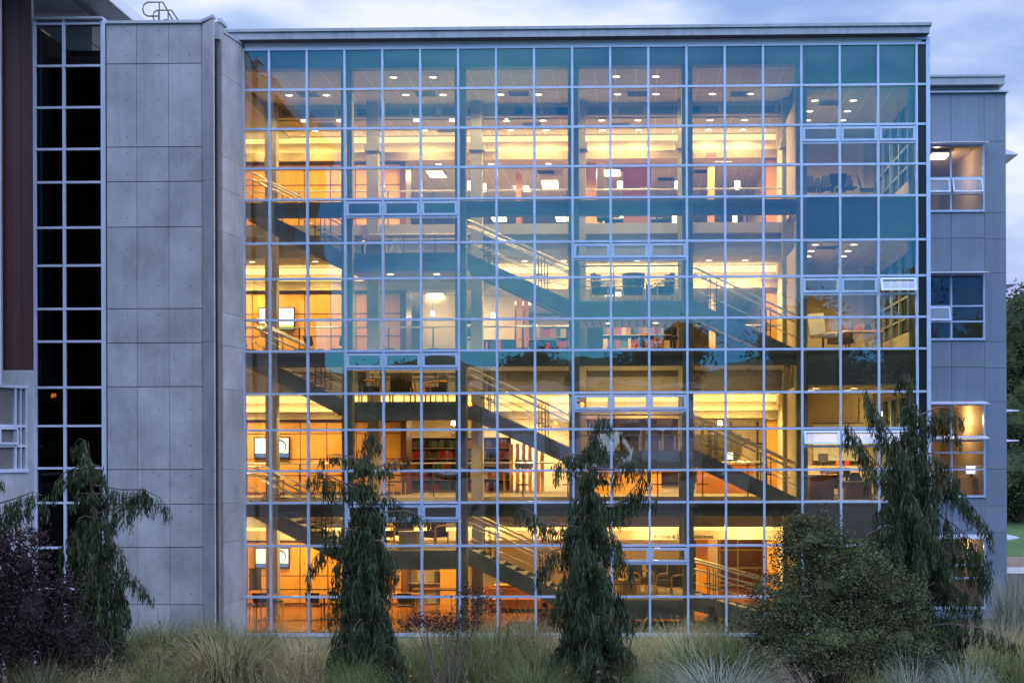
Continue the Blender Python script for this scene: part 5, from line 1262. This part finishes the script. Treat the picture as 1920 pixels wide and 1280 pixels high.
leafy('round_shrub', b_, bl, 60000, 'shrub_leaf', 'bark', 'big round green shrub with small leaves at the lower right', 'shrub', 11, .05, shoots=110, core=.42)
b_, bl = blobs_px(50, Yb-.6, [(10, 1100, 50, 60), (60, 1140, 60, 70), (115, 1190, 46, 50), (30, 1200, 80, 60), (45, 1060, 34, 34), (8, 1020, 24, 30), (62, 1010, 12, 22), (120, 1110, 24, 34), (150, 1225, 40, 40)])
leafy('purple_shrub', b_, bl, 13000, 'purple_leaf', 'bark', 'dark purple leaved shrub in the lower left corner', 'shrub', 12, .065, shoots=110, core=.5)
b_, bl = blobs_px(830, YT-.8, [(850, 1172, 40, 14), (800, 1160, 26, 10), (890, 1150, 20, 14), (905, 1125, 14, 16), (770, 1168, 18, 8), (875, 1110, 8, 10)])
leafy('purple_shrub', b_, bl, 1500, 'purple_leaf', 'bark_pale', 'small sparse purple leaved sapling between the grasses near the centre', 'shrub', 13, .055, stems=2)
# trees beyond the wing at right
for i, (p, top, Y, rr, lab, hue) in enumerate(((1912, 560, 50, 2.6, 'dark green tree beyond the grey wing at the right edge', 0), (1965, 540, 56, 4.2, 'broad tree standing mostly outside the right edge', 0), (1900, 760, 62, 3.2, 'lower tree behind the others beyond the grey wing', 0))):
    x = ax(p, Y); zt = az(top, Y, p); bl = []
    random.seed(40+i)
    for k in range(9):
        u = (k+.5)/9; bl.append((random.uniform(-.5, .5)*rr, random.uniform(-.5, .5)*rr, 1.2+(zt-2.2)*u, rr*(1.15-.55*u), rr*(1.15-.55*u), (zt/9)*1.3))
    leafy('broadleaf_tree', (x, Y, .9 if Y > 45 else .2), bl, 26000, 'bg_leaf', 'bark', lab, 'tree', 50+i, .26, 'trees beyond the grey wing', 12, core=.78)

# ornamental grasses
def clump(seed, kind):
    random.seed(seed); t = empty('ornamental_grass', (0, 0, 0)); bl = MB(); pl = MB()
    n = {'green': 5200, 'tan': 6000, 'pale': 4600}[kind]
    for i in range(n):
        an = random.uniform(0, 2*math.pi); sp = random.random()**.75
        ln = random.uniform(.55, 1.32)*(1-.12*sp); d = Vector((math.cos(an), math.sin(an), 0)); p = d*random.uniform(0, .30)
        w_ = random.uniform(.0045, .0085)*(1.5 if kind == 'pale' else 1)
        tw = random.gauss(0, .55)
        K = 6; prev = None; el = math.pi/2-sp*.95-random.uniform(0, .12); dr = random.uniform(.22, .42)+(.12 if kind == 'tan' else .06)
        for k in range(K+1):
            u = k/K; side = Vector((-d.y, d.x, 0))*w_*.5; s_ = side*(1-u*.85)
            cur = (p+s_, p-s_)
            if prev: bl.quad(prev[0], prev[1], cur[1], cur[0])
            prev = cur
            p = p+(d*math.cos(el)+Vector((0, 0, math.sin(el))))*ln/K; el -= dr*(.4+1.5*u)
            d = Vector((d.x-d.y*tw/K, d.y+d.x*tw/K, 0)).normalized()
        if random.random() < {'tan': .11, 'green': .03, 'pale': -1}[kind] :
            dd = d*.8+Vector((random.gauss(0, .15), random.gauss(0, .15), .1))
            for _ in range(9): strip(pl, p+Vector((random.gauss(0, .012), random.gauss(0, .012), random.uniform(-.04, .10))), dd+Vector((random.gauss(0, .4), random.gauss(0, .4), random.gauss(0, .3))), .075, .010)
    bl.build('blades', {'green': 'grass_green', 'tan': 'grass_tan', 'pale': 'grass_pale'}[kind], t)
    if pl.f: pl.build('plumes', 'grass_plume', t)
    return t
PR = {k: [clump(60+i*3+j, k) for j in range(2)] for i, k in enumerate(('green', 'tan', 'pale'))}
UP = {id(o): False for v in PR.values() for o in v}
def grass(p, Y, top, width, kind, label, j=0):
    pr = PR[kind][j % 2]
    if not UP[id(pr)]: UP[id(pr)] = True; o = pr
    else: o = copy_tree(pr)
    x = ax(p, Y); z = gz(x, Y); h = max(.35, az(top, Y, p)-z); wd = width*(Y+40)/2640/2
    o.location = (x, Y, z-.02); o.rotation_euler = (0, 0, random.uniform(0, 6)); o.scale = (wd/.74, wd/.74, h/.70)
    return tag(o, label, 'grass clump', 'ornamental grass clumps in the bed')
GR = [
 (300, -6.5, 1160, 150, 'green', 'upright reddish green grass clump at the foot of the concrete wall'),
 (385, -6.5, 1158, 130, 'green', 'grass clump where the concrete wall ends'),
 (225, -9, 1185, 150, 'green', 'grass clump just right of the leftmost cypress foot'),
 (300, -12, 1205, 190, 'green', 'green grass clump between the left cypress and the big tan one'),
 (425, -13.2, 1180, 290, 'tan', 'biggest pinkish tan grass clump, lower left of centre'),
 (575, -12.6, 1188, 170, 'tan', 'tan grass clump just left of the second cypress'),
 (480, -8.5, 1178, 170, 'green', 'green grass clump against the left corner of the glass'),
 (600, -7.5, 1182, 150, 'tan', 'small tan clump under the glass left of the second cypress'),
 (820, -10.5, 1178, 190, 'green', 'grey green clump right of the second cypress'),
 (760, -12.8, 1205, 150, 'green', 'clump close to the foot of the second cypress'),
 (930, -10.0, 1168, 200, 'green', 'wide green clump below the third bay of glass'),
 (985, -7.0, 1150, 170, 'tan', 'feathery clump in front of the person in red'),
 (1010, -12.0, 1195, 170, 'green', 'dark green clump left of the central cypress foot'),
 (880, -13.4, 1215, 190, 'green', 'low green clump near the bottom edge at the centre'),
 (1090, -11.5, 1200, 160, 'tan', 'pale tan clump behind the foot of the central cypress'),
 (1185, -9.5, 1175, 150, 'tan', 'tan feathery clump just right of the central cypress'),
 (1150, -13.0, 1215, 150, 'green', 'green clump right at the foot of the central cypress'),
 (1270, -8.5, 1172, 140, 'tan', 'tan clump below the seated person with tan sleeves'),
 (1350, -8.5, 1165, 150, 'green', 'green clump between the seated person and the round shrub'),
 (1290, -12.0, 1190, 190, 'green', 'broad green clump left of the round shrub'),
 (1385, -12.5, 1195, 160, 'green', 'green clump touching the left side of the round shrub'),
 (1345, -16.2, 1246, 250, 'pale', 'whitish leaved mound at the bottom edge left of the round shrub'),
 (1225, -16.0, 1255, 120, 'green', 'small green clump at the bottom edge left of the whitish mound'),
 (1705, -17.0, 1248, 120, 'pale', 'whitish striped mound at the bottom edge under the tallest cypress'),
 (1810, -16.6, 1250, 130, 'pale', 'whitish striped mound at the bottom right beside the other'),
 (1640, -17.0, 1262, 110, 'green', 'small green clump at the bottom edge below the round shrub'),
 (1898, -4.5, 1085, 110, 'pale', 'tall pale grass clump at the right edge beside the grey wing'),
 (1880, -9.5, 1165, 150, 'tan', 'tan grass clump at the right edge below the tall pale one'),
 (1850, -13.0, 1205, 170, 'green', 'green clump under the right side of the tallest cypress'),
 (1920, -13.5, 1215, 150, 'green', 'green clump at the extreme lower right corner'),
 (1740, -12.0, 1205, 150, 'green', 'green clump beneath the tallest cypress'),
 (170, -15.2, 1235, 160, 'tan', 'tan clump at the foot of the purple shrub'),
 (80, -16.5, 1245, 160, 'green', 'low green clump in front of the purple shrub'),
 (660, -14.6, 1235, 130, 'green', 'low green clump at the bottom left of the second cypress'),
 (290, -15.4, 1245, 140, 'green', 'low green clump at the bottom edge left of the big tan one'),
 (1000, -15.2, 1242, 160, 'green', 'low green clump at the bottom edge left of the central cypress'),
]
BACK = [(455, 'beside the corner of the concrete wall'), (535, 'under the second and third glass columns'), (655, 'hidden partly by the second cypress'), (735, 'right behind the second cypress'), (800, 'behind the purple sapling on its left'), (870, 'behind the purple sapling on its right'), (950, 'under the round café table'), (1060, 'left behind the central cypress'), (1140, 'right behind the central cypress'), (1225, 'under the lowest right landing'), (1310, 'at the feet of the person in tan sleeves'), (1395, 'behind the left edge of the round shrub'), (255, 'by the glazed strip beside the concrete wall'), (340, 'at the middle of the concrete wall')]
for k_, (p_, w__) in enumerate(BACK): GR.append((p_, -4.2-.5*(k_ % 3), 1172+(k_*11) % 18, 125, 'tan' if k_ % 3 == 1 else 'green', 'grass clump against the building '+w__))
random.seed(77)
for j, gd in enumerate(GR): grass(*gd, j=j)
random.seed(21)
m = MB()
for i in range(16000):
    x = random.uniform(-13, 13); y = random.uniform(-20, -5)
    if noise.noise(Vector((x*.7, y*.7, 3))) < -.15: continue
    z = gz(x, y)+random.uniform(-.02, .16+.1*noise.noise(Vector((x*1.2, y*1.2, 0))))
    strip(m, Vector((x, y, z)), Vector((random.gauss(0, .7), random.gauss(0, .7), .7)), random.uniform(.05, .11), .035)
o = m.build('ground_cover', 'cover_leaf'); tag(o, 'low leafy ground cover between the grass clumps', 'ground cover', kind='stuff')

# ================================================================== BEHIND THE CAMERA: what the glass mirrors
for i, (X_, Y_, h, rr) in enumerate(((-34, -70, 10.5, 4), (-19, -74, 8.5, 3.5), (-9, -80, 9.5, 4), (3, -76, 11.5, 4.5), (14, -72, 13, 4), (23, -66, 15, 4), (33, -72, 13, 5), (46, -78, 14, 6), (-48, -74, 12, 6))):
    bl = []; random.seed(90+i)
    for k in range(7):
        u = (k+.5)/7; bl.append((random.uniform(-.5, .5)*rr, random.uniform(-.5, .5)*rr, 1+(h-1.5)*u, rr*(1.2-.7*u), rr*(1.2-.7*u), h/7*1.3))
    leafy('roadside_tree', (X_, Y_, 3.8), bl, 14000, 'bg_leaf', 'bark', 'tree across the road mirrored in the glass, %s from the left' % ORD[(8, 0)[0] if i == 8 else i], 'tree', 100+i, .40, 'trees across the road mirrored in the glass', 8, core=.85)
t = empty('low_building', (-4, -70, 4.0), 0, 'low teal windowed building across the road mirrored in the glass', 'building')
m = MB(); m.box(-9, 9, -6, 0, 0, 6.5); m.build('wall', 'far_wall', t); m = MB(); m.box(-9.6, 9.6, -6.6, .6, 6.51, 6.9); m.build('roof', 'fascia', t)
for j in range(6):
    for kz in (1.0, 4.0):
        m = MB(); x = -8+j*2.8; m.box(x, x+1.9, 0, .06, kz, kz+1.7); m.build('window', 'screen_lit' if (j*3+int(kz)) % 5 == 0 else 'mullion', t)
m = MB(); xs2 = [-160+4*i for i in range(81)]
for y_, k_ in ((-88, 0), (-92, .55), (-98, .9), (-112, 1.0), (-150, .8)):
    for x in xs2: m.v.append((x, y_, 3.5+(12.2+6.5*noise.noise(Vector((x*.06+2.3, 0, 1)))+2.2*noise.noise(Vector((x*.22, y_*.1, 4))))*k_))
for j in range(4):
    for i in range(80): a = j*81+i; m.f.append((a, a+1, a+82, a+81)); m.m.append(0)
o = m.build('hill', 'bg_leaf', None, True); o['kind'] = 'structure'
lp = None
for i, (p, q_, D) in enumerate(((735, 779, 100), (861, 761, 100), (1050, 792, 100), (1092, 756, 96), (165, 742, 92), (1733, 747, 96))):
    u = (p-CX)/F_PX; v = (CY-q_)/F_PX; c, s = math.cos(YAW), math.sin(YAW)
    dirv = Vector((-s+u*c, c+u*s, v)); tt = (D)/dirv.y; P_ = Vector((0, CAMY, ZE))+dirv*tt
    Ym = -P_.y; zg = 4.2
    if lp is None:
        lp = empty('street_lamp', (0, 0, 0)); m = MB(); m.tube([(0, 0, -4.5), (0, 0, -.1), (.25, 0, .06), (.55, 0, .08)], .06, 8); m.build('pole', 'dark_metal', lp)
        m = MB(); m.box(.45, 1.0, -.12, .12, .06, .16); m.build('lamp_head', 'dark_metal', lp); m = MB(); m.tube([(.60, 0, -.08), (.82, 0, -.06)], .17, 10, .12); m.build('lens', 'sodium', lp); o = lp
    else: o = copy_tree(lp)
    o.location = (P_.x-.7, Ym, P_.z)
    tag(o, 'orange sodium street lamp across the road, %s from the left in the mirror image' % ORD[[1, 2, 3, 4, 0, 5][i]], 'street lamp', 'sodium street lamps mirrored in the glass')
